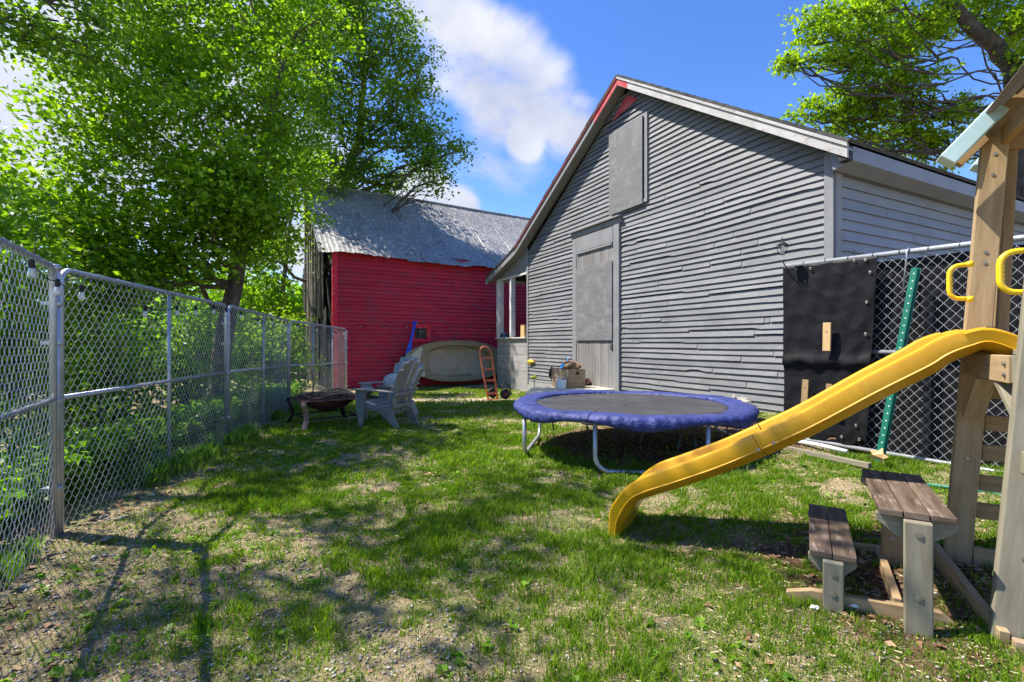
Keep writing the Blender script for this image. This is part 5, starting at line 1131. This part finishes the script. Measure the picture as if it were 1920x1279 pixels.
mb = MB(); p = at(1648, 858, 4.45); vs = []
for k in range(10):
    an = 2 * math.pi * k / 10; r_ = (0.085 if k % 2 == 0 else 0.045); vs.append(p + FD * (r_ * math.cos(an)) + UP * (r_ * math.sin(an) * 0.9 + .02) + FN * (0.02 * math.cos(an * 2)))
mb.prism(vs, FN * 0.002); tag(mb.build('dead_leaf', M['stake']), 'large dry brown leaf caught at the foot of the green post', 'leaf')
for (px, py, lab) in ((1332, 896, 'white end cap lying in the grass under the slide'), (1527, 1168, 'small white scrap in the grass below the bench'), (1603, 1218 - 50, 'crumpled white paper scrap in the grass beside the table leg')):
    k = 1.35 * 900 / (py - 643); x_, y_ = (px - 960) / 900 * k, k; mb = MB(); blob(mb, (x_, y_, g1(x_, y_) + 0.03), 0.014, 1.5, .9, .6, .4, 10, 7, px)
    tag(mb.build('paper_scrap', M['white_plastic']), lab, 'litter')
# ------------------------------------------------------------------ vegetation
def leaf_mesh(C, size, jitter, seed, droop=0.3, up=0.55, wide=0.62):
    """C (n,3) centres -> kite leaves, each an island of two folded triangles (as one quad)"""
    g = np.random.default_rng(seed); n = len(C)
    nrm = g.normal(size=(n, 3)) * 0.75; nrm[:, 2] += up; nrm /= np.linalg.norm(nrm, axis=1, keepdims=True)
    d = g.normal(size=(n, 3)); d[:, 2] -= droop; d -= nrm * (d * nrm).sum(1, keepdims=True); d /= np.linalg.norm(d, axis=1, keepdims=True)
    w = np.cross(nrm, d); s = (size * g.uniform(0.6, 1.3, n))[:, None]
    v0 = C; v1 = C + d * s * 0.42 + w * s * wide * 0.5 + nrm * s * 0.12; v2 = C + d * s; v3 = C + d * s * 0.42 - w * s * wide * 0.5 + nrm * s * 0.12
    V = np.stack([v0, v1, v2, v3], 1).reshape(-1, 3); F = np.arange(4 * n).reshape(-1, 4)
    return V, F
def sprigs(blobs, per, nleaf, spread, seed, squash=0.85, inner=0.45):
    g = np.random.default_rng(seed); Cs = []; S_ = []
    for (c, r) in blobs:
        k = int(per * r * r); u = g.normal(size=(k, 3)); u /= np.linalg.norm(u, axis=1, keepdims=True)
        rr = r * (inner + (1 - inner) * g.random(k) ** 0.6); 
        lump = 1 + 0.28 * np.sin(u[:, 0] * 5 + c[0] * 3) * np.sin(u[:, 1] * 6 + c[2]) + 0.15 * np.sin(u[:, 2] * 9 + c[0])
        sc = np.array(c)[None] + u * (rr * lump)[:, None] * np.array([1, 1, squash]); S_.append(sc)
        off = g.normal(size=(k, nleaf, 3)) * np.array([spread, spread, spread * 0.45]); off[:, :, 2] -= 0.6 * np.abs(off[:, :, 0]) * 0.5
        Cs.append((sc[:, None] + off).reshape(-1, 3))
    return np.concatenate(Cs), S_
def limb(mb, p, q, r0, r1, sag=0.0, wob=0.12, n=8, seed=0):
    p, q = Vector(p), Vector(q); L_ = (q - p).length; g = random.Random(seed); pts = []; o1, o2 = g.uniform(0, 6), g.uniform(0, 6)
    for i in range(n + 1):
        f = i / n; e = math.sin(math.pi * f)
        pts.append(p.lerp(q, f) + Vector((math.sin(f * 5 + o1) * wob * e * L_ * .3, math.sin(f * 4 + o2) * wob * e * L_ * .3, -sag * e * L_ + wob * .3 * e * L_ * math.sin(f * 7 + o1))))
    mb.tube(pts, [r0 + (r1 - r0) * (i / n) for i in range(n + 1)], 7); return pts
def tree(name, base, trunk, rad, blobs, label, group, leafm, barkm, lsize, per, nleaf, spread, seed, twigs=7, forks=None, squash=.85, up=.55, limb_r=0.35, inner=0.45):
    t = thing(name, base, label, 'tree', group)
    mb = MB(); tp = [Vector(p) for p in trunk]; n = len(tp)
    pts = []; 
    for i in range(n - 1):
        for k in range(4): pts.append(tp[i].lerp(tp[i + 1], k / 4) + Vector((rnd.uniform(-1, 1), rnd.uniform(-1, 1), 0)) * rad * 0.12)
    pts.append(tp[-1]); m = len(pts); mb.tube(pts, [rad * (1.25 if i == 0 else 1) * (1 - 0.72 * (i / (m - 1))) for i in range(m)], 12)
    C, S_ = sprigs(blobs, per, nleaf, spread, seed, squash, inner)
    for b, (c, r) in enumerate(blobs):
        c = Vector(c); cand = [p for p in pts if p.z < c.z - 0.1 * (c - p).length] or pts[:2]
        j = min(cand, key=lambda p: (p - c).length); ri = rad * (1 - 0.72 * (pts.index(j) / (m - 1))) * limb_r
        lp = limb(mb, j, c, max(0.016, ri), min(ri, 0.03 * rad / 0.25), 0.0, 0.35, 9, seed + b)
        sc = S_[b]; g = random.Random(seed * 3 + b)
        for k in range(twigs):
            q = sc[g.randrange(len(sc))]; o = lp[g.randrange(4, 10)]; limb(mb, o, q, 0.022 * rad / 0.25, 0.006, 0.03, 0.35, 5, seed + b * 10 + k)
    mb.build('trunk', M[barkm], t, smooth=True)
    V, F = leaf_mesh(C, lsize, 0, seed + 5, up=up); np_mesh('crown', M[leafm], V, F, t)
    return t
def B_(px, py, Y, r): return (tuple(at(px, py, Y)), r)
# A: boxelder just behind the left fence
tree('boxelder_tree', (-6.5, 10.6, -.9), [(-6.55, 10.6, -0.9), (-6.4, 10.6, 1.2), (-6.05, 10.6, 3.0), (-5.9, 10.9, 4.6), (-5.7, 11.2, 6.4), (-5.4, 11.4, 8.2)], 0.22,
     [B_(180, 250, 9.6, 1.0), B_(70, 390, 9.0, 1.05), B_(165, 400, 9.4, 1.3), B_(215, 150, 10.4, 1.5), B_(270, 320, 9.8, 1.4), B_(330, 170, 10.6, 1.4), B_(340, 40, 11.2, 1.5), B_(450, 90, 11.5, 1.4), B_(400, 270, 10.0, 1.35), B_(470, 180, 10.8, 1.2), B_(490, 300, 10.6, 1.1), B_(340, 420, 9.6, 1.25), B_(440, 400, 9.9, 1.0), B_(500, 410, 11, 0.85), B_(240, 470, 9.2, 1.0), B_(390, 360, 9.2, 1.0), B_(450, 340, 9.6, .9), B_(350, 480, 9.4, 0.8), B_(150, 480, 8.6, 1.0), B_(470, 460, 10.4, .7), B_(400, 450, 9.3, .55), B_(300, 520, 9.0, .6), B_(540, 230, 11.4, 1.0), B_(560, 60, 12, 1.3), B_(470, -60, 11.5, 1.6), B_(250, -30, 10.8, 1.6)],
     'big bright green tree rising behind the left fence, forked trunk showing', 'trees beyond the left fence', 'leaf_bright', 'bark', 0.13, 26, 50, 0.24, 21, up=.9, twigs=9)
# E: willow-like tree behind the barn, reaching over its roof
tree('tall_tree', (-9.0, 21.5, -.3), [(-9.0, 21.5, -0.3), (-8.6, 21.4, 4), (-7.6, 21, 7.5), (-6.6, 20.6, 10), (-6.2, 20.2, 13)], 0.36,
     [B_(600, 30, 19, 1.9), B_(690, 20, 19, 1.8), B_(640, 110, 19, 1.7), B_(725, 90, 18.5, 1.4), B_(570, 190, 19, 1.8), B_(640, 215, 18.5, 1.2), B_(745, 195, 18.5, 1.1), B_(790, 225, 18.5, 1.1), B_(700, 235, 19, 1.0), B_(770, 130, 19, .9), B_(790, 170, 19, .6), B_(835, 290, 18.5, 0.95), B_(810, 340, 18.5, .5), B_(770, 275, 19, 1.0), B_(655, 300, 20, 1.4), B_(600, 330, 19, 1.3), B_(700, 340, 21, 1.2), B_(745, 330, 21, 0.9), B_(540, 300, 18, 1.2), ((-9.6, 18.2, 5.2), 1.5), ((-10.4, 17.6, 7.6), 1.2), B_(800, 310, 19, .6), B_(540, 100, 19, 1.8), B_(640, -60, 19, 2.0)],
     'tall spreading tree behind the barn with branches reaching over its roof', 'trees beyond the left fence', 'leaf_mid', 'bark', 0.15, 24, 46, 0.28, 31, twigs=10, limb_r=.28, up=.9)
# hanging sprays in front of the barn's left end
tree('young_tree', (-7.4, 15.2, -0.4), [(-7.4, 15.2, -0.4), (-7.3, 15.1, 2.2), (-7.0, 15.0, 4.6), (-6.7, 15.0, 6.6)], 0.10,
     [B_(580, 350, 14.2, 0.45), B_(592, 400, 14.0, 0.35), B_(560, 300, 14.4, 0.7), B_(530, 360, 14.8, 0.6), B_(490, 460, 14.5, 0.9), B_(515, 540, 14.3, 0.6), B_(470, 540, 14.5, 1.1), B_(500, 600, 14.5, 0.9), B_(595, 300, 14.6, 0.5), B_(450, 620, 14.6, 0.9)],
     'slender bright green tree in front of the barn left end', 'trees beyond the left fence', 'leaf_bright', 'bark', 0.14, 60, 18, 0.19, 41, twigs=5)
# D: dark overhanging branches, top left, trunk left of the frame
tree('overhanging_tree', (-8.0, 4.4, -1.1), [(-8.0, 4.4, -1.1), (-7.9, 4.4, 2.5), (-7.4, 4.6, 5.2), (-6.8, 5.0, 7.6)], 0.26,
     [B_(20, 20, 6.2, 0.9), B_(110, 40, 6.4, 0.75), B_(70, 80, 6.6, 0.4), B_(170, 10, 6.8, .6), B_(220, -40, 7, .8)] +
     [((-5.9, 2.4, 7.0), 0.9), ((-5.2, 4.2, 6.6), 0.8), ((-6.8, 6.0, 7.6), 1.0), ((-7.6, 3.4, 8.2), 0.9), ((-4.3, 2.9, 5.9), 0.55), ((-3.6, 0.3, 6.0), 0.5), ((-6.4, 4.6, 9.6), 1.0), ((-4.6, 5.6, 8.3), 0.7), ((-3.6, 3.6, 7.8), 0.6)],
     'dark leafed branches hanging into the top left corner', 'trees beyond the left fence', 'leaf_mid', 'bark_dark', 0.095, 16, 70, 0.20, 51, twigs=3, up=.8, limb_r=.09)
# another tree up-sun for the dappling of the lawn (stands left of A, its crown fills the far left)
tree('ash_tree', (-10.5, 7.6, -1.2), [(-10.5, 7.6, -1.2), (-10.3, 7.6, 3), (-10.0, 7.8, 6.5), (-9.6, 8.0, 10)], 0.28,
     [((-8.4, 6.6, 8.2), 1.5), ((-9.8, 8.2, 10.4), 1.8), ((-10.6, 6.6, 7.0), 1.9), ((-8.8, 9.6, 9.2), 1.2), ((-10.9, 9.0, 5.2), 1.9), ((-9.4, 6.0, 4.4), 1.4), ((-7.6, 8.4, 9.4), 1.1), ((-9.9, 8.0, 2.6), 1.6)],
     'full green tree at the far left edge behind the undergrowth', 'trees beyond the left fence', 'leaf_bright', 'bark', 0.14, 15, 50, 0.28, 61, twigs=6, up=.9)
# C: maple behind the grey building on the right
tree('maple_tree', (17.6, 15.5, 0), [(17.6, 15.5, 0), (17.0, 15.5, 4), (16.2, 15.5, 8.5), at(1905, 130, 15.5), at(1850, 75, 15.5), at(1790, 20, 15.5), at(1740, -60, 15.6)], 0.42,
     [B_(1500, 110, 15, 0.55), B_(1475, 100, 15, .3), B_(1545, 80, 15, 0.75), B_(1590, 95, 15.4, 0.7), B_(1530, 30, 15, 0.6), B_(1600, 30, 15, 0.9), B_(1670, 40, 15.5, 1.1), B_(1650, 90, 15, 0.8), B_(1720, 70, 15.8, 1.1), B_(1770, 20, 16, 1.0), B_(1830, 30, 16, .8),
      B_(1560, 185, 16, 0.75), B_(1615, 150, 15.6, 0.9), B_(1530, 200, 16, 0.5), B_(1505, 215, 16, .35), B_(1575, 240, 16.5, .55), B_(1660, 200, 16.2, 1.1), B_(1620, 235, 16.5, 1.0), B_(1700, 160, 15.5, 0.95), B_(1740, 230, 16.5, 1.1), B_(1690, 270, 17, 1.0), B_(1760, 290, 17, .8), B_(1800, 210, 16.5, 0.65), B_(1900, 60, 15.2, 0.75), B_(1905, 20, 15.2, 0.6), B_(1930, 110, 15, 0.6), B_(1990, 40, 15.5, 1.4), B_(1880, -60, 15.5, 1.5), B_(1700, -70, 15.6, 1.5)],
     'large yellow green maple behind the grey building at top right', None, 'leaf_maple', 'bark_dark', 0.15, 21, 70, 0.21, 71, twigs=5, limb_r=0.085, up=1.0, squash=.7)
# undergrowth behind the left fence: separate bushes
def bush(name, c, r, h, seed, label, ls=0.10, m='leaf_under', n=1.0):
    g = random.Random(seed); z0 = gz(c[0], c[1]); t = thing(name, (c[0], c[1], z0), label, 'bush', 'bushes behind the left fence')
    bl = []
    for k in range(6):
        a = g.uniform(0, 6.28); rr = g.uniform(0.2, 0.75) * r; zz = z0 + h * (0.18 + 0.64 * (k / 5)); bl.append(((c[0] + rr * math.cos(a) * (1.1 - k / 8), c[1] + rr * math.sin(a) * (1.1 - k / 8), zz), r * g.uniform(0.5, 0.72)))
    C, S_ = sprigs(bl, 62 * n, 22, 0.16, seed, 0.9, 0.3); C[:, 2] = np.maximum(C[:, 2], z0 + 0.03)
    mb = MB()
    for (b, rr) in bl: limb(mb, (c[0] + g.uniform(-.15, .15), c[1] + g.uniform(-.15, .15), z0 - 0.05), b, 0.035, 0.012, 0, 0.3, 6, seed)
    for sc in S_:
        for k in range(6): q = sc[g.randrange(len(sc))]; limb(mb, (c[0], c[1], z0 + h * 0.4), q, 0.015, 0.004, 0, 0.3, 5, seed + k)
    mb.build('stems', M['bark'], t, smooth=True)
    V, F = leaf_mesh(C, ls, 0, seed, up=0.9); np_mesh('foliage', M[m], V, F, t)
bush('bush', (-5.3, 3.2), 1.0, 2.6, 101, 'leafy bush behind the nearest fence panel at the left edge', 0.085)
bush('bush', (-5.6, 4.7), 1.2, 3.6, 102, 'tall bush right behind the rounded fence corner', 0.10)
bush('bush', (-5.6, 6.5), 0.85, 2.0, 103, 'shaded bush behind the middle post of the second panel', 0.09)
bush('bush', (-7.2, 6.6), 1.4, 4.6, 104, 'tall bright bush above the second fence panel', 0.11, 'leaf_bright')
bush('bush', (-7.4, 8.6), 1.3, 3.8, 105, 'bush left of the forked tree trunk', 0.11)
bush('bush', (-5.9, 8.7), 0.8, 1.5, 106, 'low bush behind the fence in front of the tree trunk', 0.09)
bush('bush', (-6.3, 12.4), 1.0, 2.4, 107, 'bush right of the tree trunk behind the third panel', 0.11, 'leaf_bright')
bush('bush', (-8.2, 12.5), 1.5, 4.2, 108, 'broad bush deep behind the tree trunk', 0.12)
bush('bush', (-4.2, 1.3), 0.8, 2.0, 109, 'bush outside the left edge of the frame beyond the near panel', 0.085)
bush('bush', (-6.7, 3.3), 1.3, 4.2, 110, 'tall bush in second row at the far left edge', 0.10, 'leaf_bright')
# ferns and nettles (ground cover) along the outside of the fence
g = np.random.default_rng(5); nf = 5200
fy = g.uniform(1.0, 12.4, nf); fxl = np.where(fy < 3.3, -3.15 + 0.6 * (3.3 - fy), -3.15 - 0.21 * (fy - 3.3)); fx = fxl - 0.42 - g.exponential(0.5, nf)
fz = gh(fx, fy); K = 9; hh = g.uniform(0.12, 0.50, nf)
ang = g.uniform(0, 6.28, nf); f = np.linspace(0.15, 1, K)[None]
cx = fx[:, None] + np.cos(ang)[:, None] * f * hh[:, None] * 0.6; cy = fy[:, None] + np.sin(ang)[:, None] * f * hh[:, None] * 0.6; cz = fz[:, None] + hh[:, None] * np.sin(f * 2.0)
C = np.stack([cx, cy, cz], 2).reshape(-1, 3) + g.normal(size=(nf * K, 3)) * 0.02
V, F = leaf_mesh(C, 0.085, 0, 6, up=0.9)
np_mesh('undergrowth', M['leaf_under'], V, F, kind='stuff', label='ferns and weeds growing along the outside of the left fence', category='ground cover') if False else tag(np_mesh('undergrowth', M['leaf_under'], V, F), 'ferns and weeds growing along the outside of the left fence', 'undergrowth', None, 'stuff')
# far woods closing the view to the left
C = []; g = np.random.default_rng(8)
for k in range(34):
    a = -75 + k * 2.1; rr = g.uniform(24, 34); c = np.array([math.sin(R(a)) * rr, math.cos(R(a)) * rr, g.uniform(0.5, 3.0)]); n_ = 1500
    u = g.normal(size=(n_, 3)); u /= np.linalg.norm(u, axis=1, keepdims=True); C.append(c + u * (g.random(n_) ** 0.4)[:, None] * np.array([2.0, 2.0, 2.6]))
V, F = leaf_mesh(np.concatenate(C), 0.42, 0, 9); V[:, 2] = np.maximum(V[:, 2], -1.6)
tag(np_mesh('distant_woods', M['leaf_under'], V, F), 'distant woodland seen through gaps beyond the left trees', 'woods', None, 'stuff')

# ------------------------------------------------------------------ grass, straw, stones
TCx, TCy = 1.55, 6.15
def fence_x(y): return np.where(y < 3.3, -3.15 + 0.6 * (3.3 - y), np.where(y < 9.7, -3.15 - 0.21 * (y - 3.3), -4.5))
def wall_side(x, y): return 0.8905 * x + 0.455 * y     # < 7.22 in front of the grey wall
def coverage(x, y):
    c = fbm(x * 1.5 + 3, y * 1.9 + 8, 4, 21); f = fbm(x * 6 + 1, y * 7, 3, 33)
    k = np.clip((c - 0.35) / 0.11, 0.17, 1) * (0.35 + 0.65 * np.clip((f - 0.42) / 0.12, 0, 1)) + np.clip((f - 0.54) / 0.08, 0, 1) * 0.30
    rt = np.hypot((x - 2.2) / 1.2, y - 6.45); k *= np.clip((rt - 1.3) / 0.4, 0.03, 1)          # bare soil under the trampoline
    k *= np.clip((np.hypot((x + 1.5) / 1.7, y - 12.2) - 0.6) / 0.7, 0.12, 1)                     # worn path
    k *= np.clip((np.hypot((x - 2.35) / 1.1, y - 2.55) - 0.25) / 0.6, 0.12, 1)                   # under the play tower
    k *= np.clip((x - fence_x(y) - 0.15 + 0.35 * (y > 5)) / 0.9, 0.05, 1)                        # gravelly strip by the fence
    bl = np.clip((2.6 - np.hypot(x + 2.6, y - 1.5)) / 1.2, 0, 1); k *= 1 - 0.55 * bl
    k += 0.35 * np.clip((x - 0.3) / 1.2, 0, 1) * np.clip((2.6 - y) / 0.8, 0, 1)                  # lush at bottom right
    k += 0.35 * (y > 9) * (y < 12) * (x < 0)
    return k
def scatter(n, y0, y1, xr, seed):
    g = np.random.default_rng(seed); y = g.uniform(y0, y1, n); x = g.uniform(xr[0], xr[1], n)
    ok = (x > fence_x(y) + 0.02) & (wall_side(x, y) < 7.1) & (np.abs(x) < 1.25 * y + 1.2); x, y = x[ok], y[ok]
    g2 = np.random.default_rng(seed + 1); keep = g2.random(len(x)) < coverage(x, y); return x[keep], y[keep], g2
Vs = []; Fs = []; base = 0
for (n, y0, y1, xr, wd, h0, h1, sd) in ((230000, 0.9, 2.6, (-3.6, 4.0), 0.0022, 0.025, 0.075, 1), (300000, 2.6, 4.6, (-4, 4.4), 0.0029, 0.025, 0.075, 2), (240000, 4.6, 8, (-4.6, 4.4), 0.0046, 0.03, 0.075, 3), (110000, 8, 16.5, (-5.5, 3.5), 0.009, 0.035, 0.08, 4)):
    x, y, g = scatter(n, y0, y1, xr, sd); m = len(x); z = gh(x, y) - 0.004
    # blades gather into tufts
    x = x + (fbm(x * 9, y * 9, 2, 50) - 0.5) * 0.10; y = y + (fbm(x * 9 + 40, y * 9, 2, 51) - 0.5) * 0.10
    tall = 0.55 + 1.25 * np.clip(fbm(x * 2.2 + 9, y * 2.2, 3, 77) - 0.32, 0, 1) * 2
    h = g.uniform(h0, h1, m) * tall * 0.72; a = g.uniform(0, 6.28, m); ln = g.uniform(0.1, 0.9, m) * h; la = g.uniform(0, 6.28, m)
    w = wd * g.uniform(0.7, 1.3, m); dx, dy = np.cos(a) * w, np.sin(a) * w; lx_, ly_ = np.cos(la) * ln, np.sin(la) * ln
    P = lambda ux, uy, uz: np.stack([ux, uy, uz], 1)
    v = [P(x - dx, y - dy, z), P(x + dx, y + dy, z), P(x + dx * .75 + lx_ * .35, y + dy * .75 + ly_ * .35, z + h * .6), P(x - dx * .75 + lx_ * .35, y - dy * .75 + ly_ * .35, z + h * .6), P(x + lx_, y + ly_, z + h)]
    V = np.stack(v, 1).reshape(-1, 3); i = np.arange(m)[:, None] * 5 + base
    Fs.append(np.concatenate([i, i + 1, i + 2, i + 3], 1)); Fs.append(np.concatenate([i + 3, i + 2, i + 4, i + 4], 1)); Vs.append(V); base += m * 5
V = np.concatenate(Vs); Q = np.concatenate([Fs[k] for k in range(0, 8, 2)]); T3 = np.concatenate([Fs[k] for k in range(1, 8, 2)])[:, :3]
me = bpy.data.meshes.new('grass'); me.vertices.add(len(V)); me.vertices.foreach_set('co', V.astype(np.float32).ravel())
lv = np.concatenate([Q.ravel(), T3.ravel()]).astype(np.int32); me.loops.add(len(lv)); me.loops.foreach_set('vertex_index', lv)
me.polygons.add(len(Q) + len(T3)); me.polygons.foreach_set('loop_start', np.concatenate([np.arange(len(Q)) * 4, len(Q) * 4 + np.arange(len(T3)) * 3]).astype(np.int32))
me.polygons.foreach_set('loop_total', np.concatenate([np.full(len(Q), 4), np.full(len(T3), 3)]).astype(np.int32))
me.materials.append(M['grass']); me.update(calc_edges=True)
go = bpy.data.objects.new('grass', me); S.collection.objects.link(go); tag(go, 'patchy green lawn grass of the back yard', 'grass', None, 'stuff')
# tall grass along the fence line
g = np.random.default_rng(15); m = 34000; y = g.uniform(1.6, 12.5, m); x = fence_x(y) + g.normal(0, 0.13, m) - 0.14; ok = (fbm(x * 1.5, y * 1.5, 2, 12) > 0.42) & ((y > 3.6) | (x < fence_x(y))); x, y = x[ok], y[ok]; m = len(x); z = gh(x, y)
h = g.uniform(0.05, 0.20, m) * np.where(y < 4.5, .6, 1); a = g.uniform(0, 6.28, m); la = g.uniform(0, 6.28, m); ln = h * g.uniform(.1, .6, m); w = 0.0014 + 0.00028 * y; dx, dy = np.cos(a) * w, np.sin(a) * w
lx_, ly_ = np.cos(la) * ln, np.sin(la) * ln
V = np.stack([np.stack([x - dx, y - dy, z], 1), np.stack([x + dx, y + dy, z], 1), np.stack([x + dx * .4 + lx_ * .5, y + dy * .4 + ly_ * .5, z + h * .75], 1), np.stack([x - dx * .4 + lx_, y - dy * .4 + ly_, z + h], 1)], 1).reshape(-1, 3)
tag(np_mesh('tall_grass', M['grass_tall'], V, np.arange(4 * m).reshape(-1, 4)), 'tall uncut grass growing through the left fence line', 'grass', None, 'stuff')
# straw: thin dry blades lying flat on the bare soil
def flat(n, y0, y1, xr, L0, L1, wd, m, name, label, seed, cover=False, hgt=0.012):
    g = np.random.default_rng(seed); y = y0 + (y1 - y0) * g.random(n) ** 1.6; x = g.uniform(-1, 1, n) * (1.15 * y + 0.6); x = np.clip(x, xr[0], xr[1]); ok = (x > fence_x(y)) & (wall_side(x, y) < 7.0) & (x > xr[0]) & (x < xr[1]); x, y = x[ok], y[ok]; n = len(x)
    z = gh(x, y) + g.uniform(0.001, hgt, n); a = g.uniform(0, 6.28, n); l = g.uniform(L0, L1, n); w = wd * (0.6 + 0.25 * y) * g.uniform(.6, 1.4, n)
    dx, dy = np.cos(a) * l, np.sin(a) * l; wx, wy = -np.sin(a) * w, np.cos(a) * w; t = g.uniform(-.2, .3, n) * l
    V = np.stack([np.stack([x - wx, y - wy, z], 1), np.stack([x + wx, y + wy, z + w * .5], 1), np.stack([x + wx * .6 + dx, y + wy * .6 + dy, z + t + 0.004], 1), np.stack([x - wx * .6 + dx, y - wy * .6 + dy, z + t], 1)], 1).reshape(-1, 3)
    return tag(np_mesh(name, M[m], V, np.arange(4 * n).reshape(-1, 4)), label, name.split('_')[-1], None, 'stuff')
flat(62000, 0.9, 12, (-4.5, 4.2), 0.012, 0.038, 0.0011, 'straw', 'dry_straw', 'dry straw and dead grass lying on the bare soil', 91)
g = np.random.default_rng(17); n = 2600; k = g.integers(0, 4, n)
cx = np.choose(k, [g.normal(2.3, .45, n), fence_x(g.uniform(1, 6, n)) + 0.2, g.normal(2.1, .9, n), g.uniform(-3, 3.5, n)]); cy = np.choose(k, [g.normal(2.6, .4, n), g.uniform(1.2, 6, n), g.normal(6.4, .7, n), g.uniform(1, 9, n)])
ok = wall_side(cx, cy) < 7.0; cx, cy = cx[ok], cy[ok]; C = np.stack([cx, cy, gh(cx, cy) + 0.008], 1); V, F = leaf_mesh(C, 0.045, 0, 19, up=2.2)
tag(np_mesh('leaf_litter', M['litter'], V, F), 'scattered brown dead leaves on the soil', 'leaf litter', None, 'stuff')
# stones: faceted flat pebbles, gravel-like
def stones(n, seed, s0, s1, name, label, region):
    g = np.random.default_rng(seed); x, y = region(g, n); n = len(x); s = g.uniform(0, 1, n) ** 3 * (s1 - s0) + s0
    ico = np.array([(0, 0, .55), (.9, 0, .15), (.28, .86, .2), (-.73, .53, .1), (-.73, -.53, .2), (.28, -.86, .12), (0, 0, -.3)]); F0 = np.array([(0, 1, 2), (0, 2, 3), (0, 3, 4), (0, 4, 5), (0, 5, 1), (6, 2, 1), (6, 3, 2), (6, 4, 3), (6, 5, 4), (6, 1, 5)])
    P = ico[None] * (s[:, None, None]) * g.uniform(0.65, 1.25, (n, 7, 1)); a = g.uniform(0, 6.28, n); ca_, sa_ = np.cos(a)[:, None], np.sin(a)[:, None]; asp = g.uniform(.5, 1, n)[:, None]
    X = P[:, :, 0] * ca_ - P[:, :, 1] * asp * sa_; Y_ = P[:, :, 0] * sa_ + P[:, :, 1] * asp * ca_; z = gh(x, y)
    V = np.stack([X + x[:, None], Y_ + y[:, None], P[:, :, 2] * 0.8 + z[:, None] + 0.002], 2).reshape(-1, 3)
    F = (F0[None] + (np.arange(n) * 7)[:, None, None]).reshape(-1, 3)
    return tag(np_mesh(name, M['stone'], V, F), label, 'stones', None, 'stuff')
def reg(g, n):
    y = 0.9 + 7 * g.random(n) ** 1.5; x = g.uniform(-1, 1, n) * (1.15 * y + .5); p = 0.18 + 0.9 * np.clip((2.6 - np.hypot(x + 2.4, y - 1.8)) / 1.5, 0, 1) + 0.5 * (x - fence_x(y) < 0.6) + 0.25 * (fbm(x * 2, y * 2, 2, 61) > .58)
    ok = (g.random(n) < p) & (x > fence_x(y)) & (wall_side(x, y) < 7); return x[ok], y[ok]
stones(90000, 3, 0.003, 0.017, 'gravel', 'small grey gravel chips strewn over the bare soil', reg)
def reg2(g, n):
    y = g.uniform(1.1, 9, n); x = fence_x(y) + np.abs(g.normal(0.15, 0.25, n)); return x, y
stones(90, 5, 0.02, 0.07, 'loose_stones', 'flat grey stones scattered along the foot of the left fence', reg2)

g = np.random.default_rng(77); n = 900; y = 1.2 + 7 * g.random(n) ** 1.4; x = g.uniform(-1, 1, n) * (1.1 * y + .3); ok = (x > fence_x(y) + .05) & (wall_side(x, y) < 6.9) & (fbm(x * 1.3 + 5, y * 1.3, 2, 88) > .5); x, y = x[ok], y[ok]; n = len(x); K = 7
C = np.stack([np.repeat(x, K) + g.normal(0, .012, n * K), np.repeat(y, K) + g.normal(0, .012, n * K), gh(np.repeat(x, K), np.repeat(y, K)) + g.uniform(.006, .03, n * K)], 1)
V, F = leaf_mesh(C, 0.035, 0, 78, up=1.6, wide=0.8); tag(np_mesh('clover', M['leaf_under'], V, F), 'small broad leaved weeds and clover among the lawn grass', 'weeds', None, 'stuff')
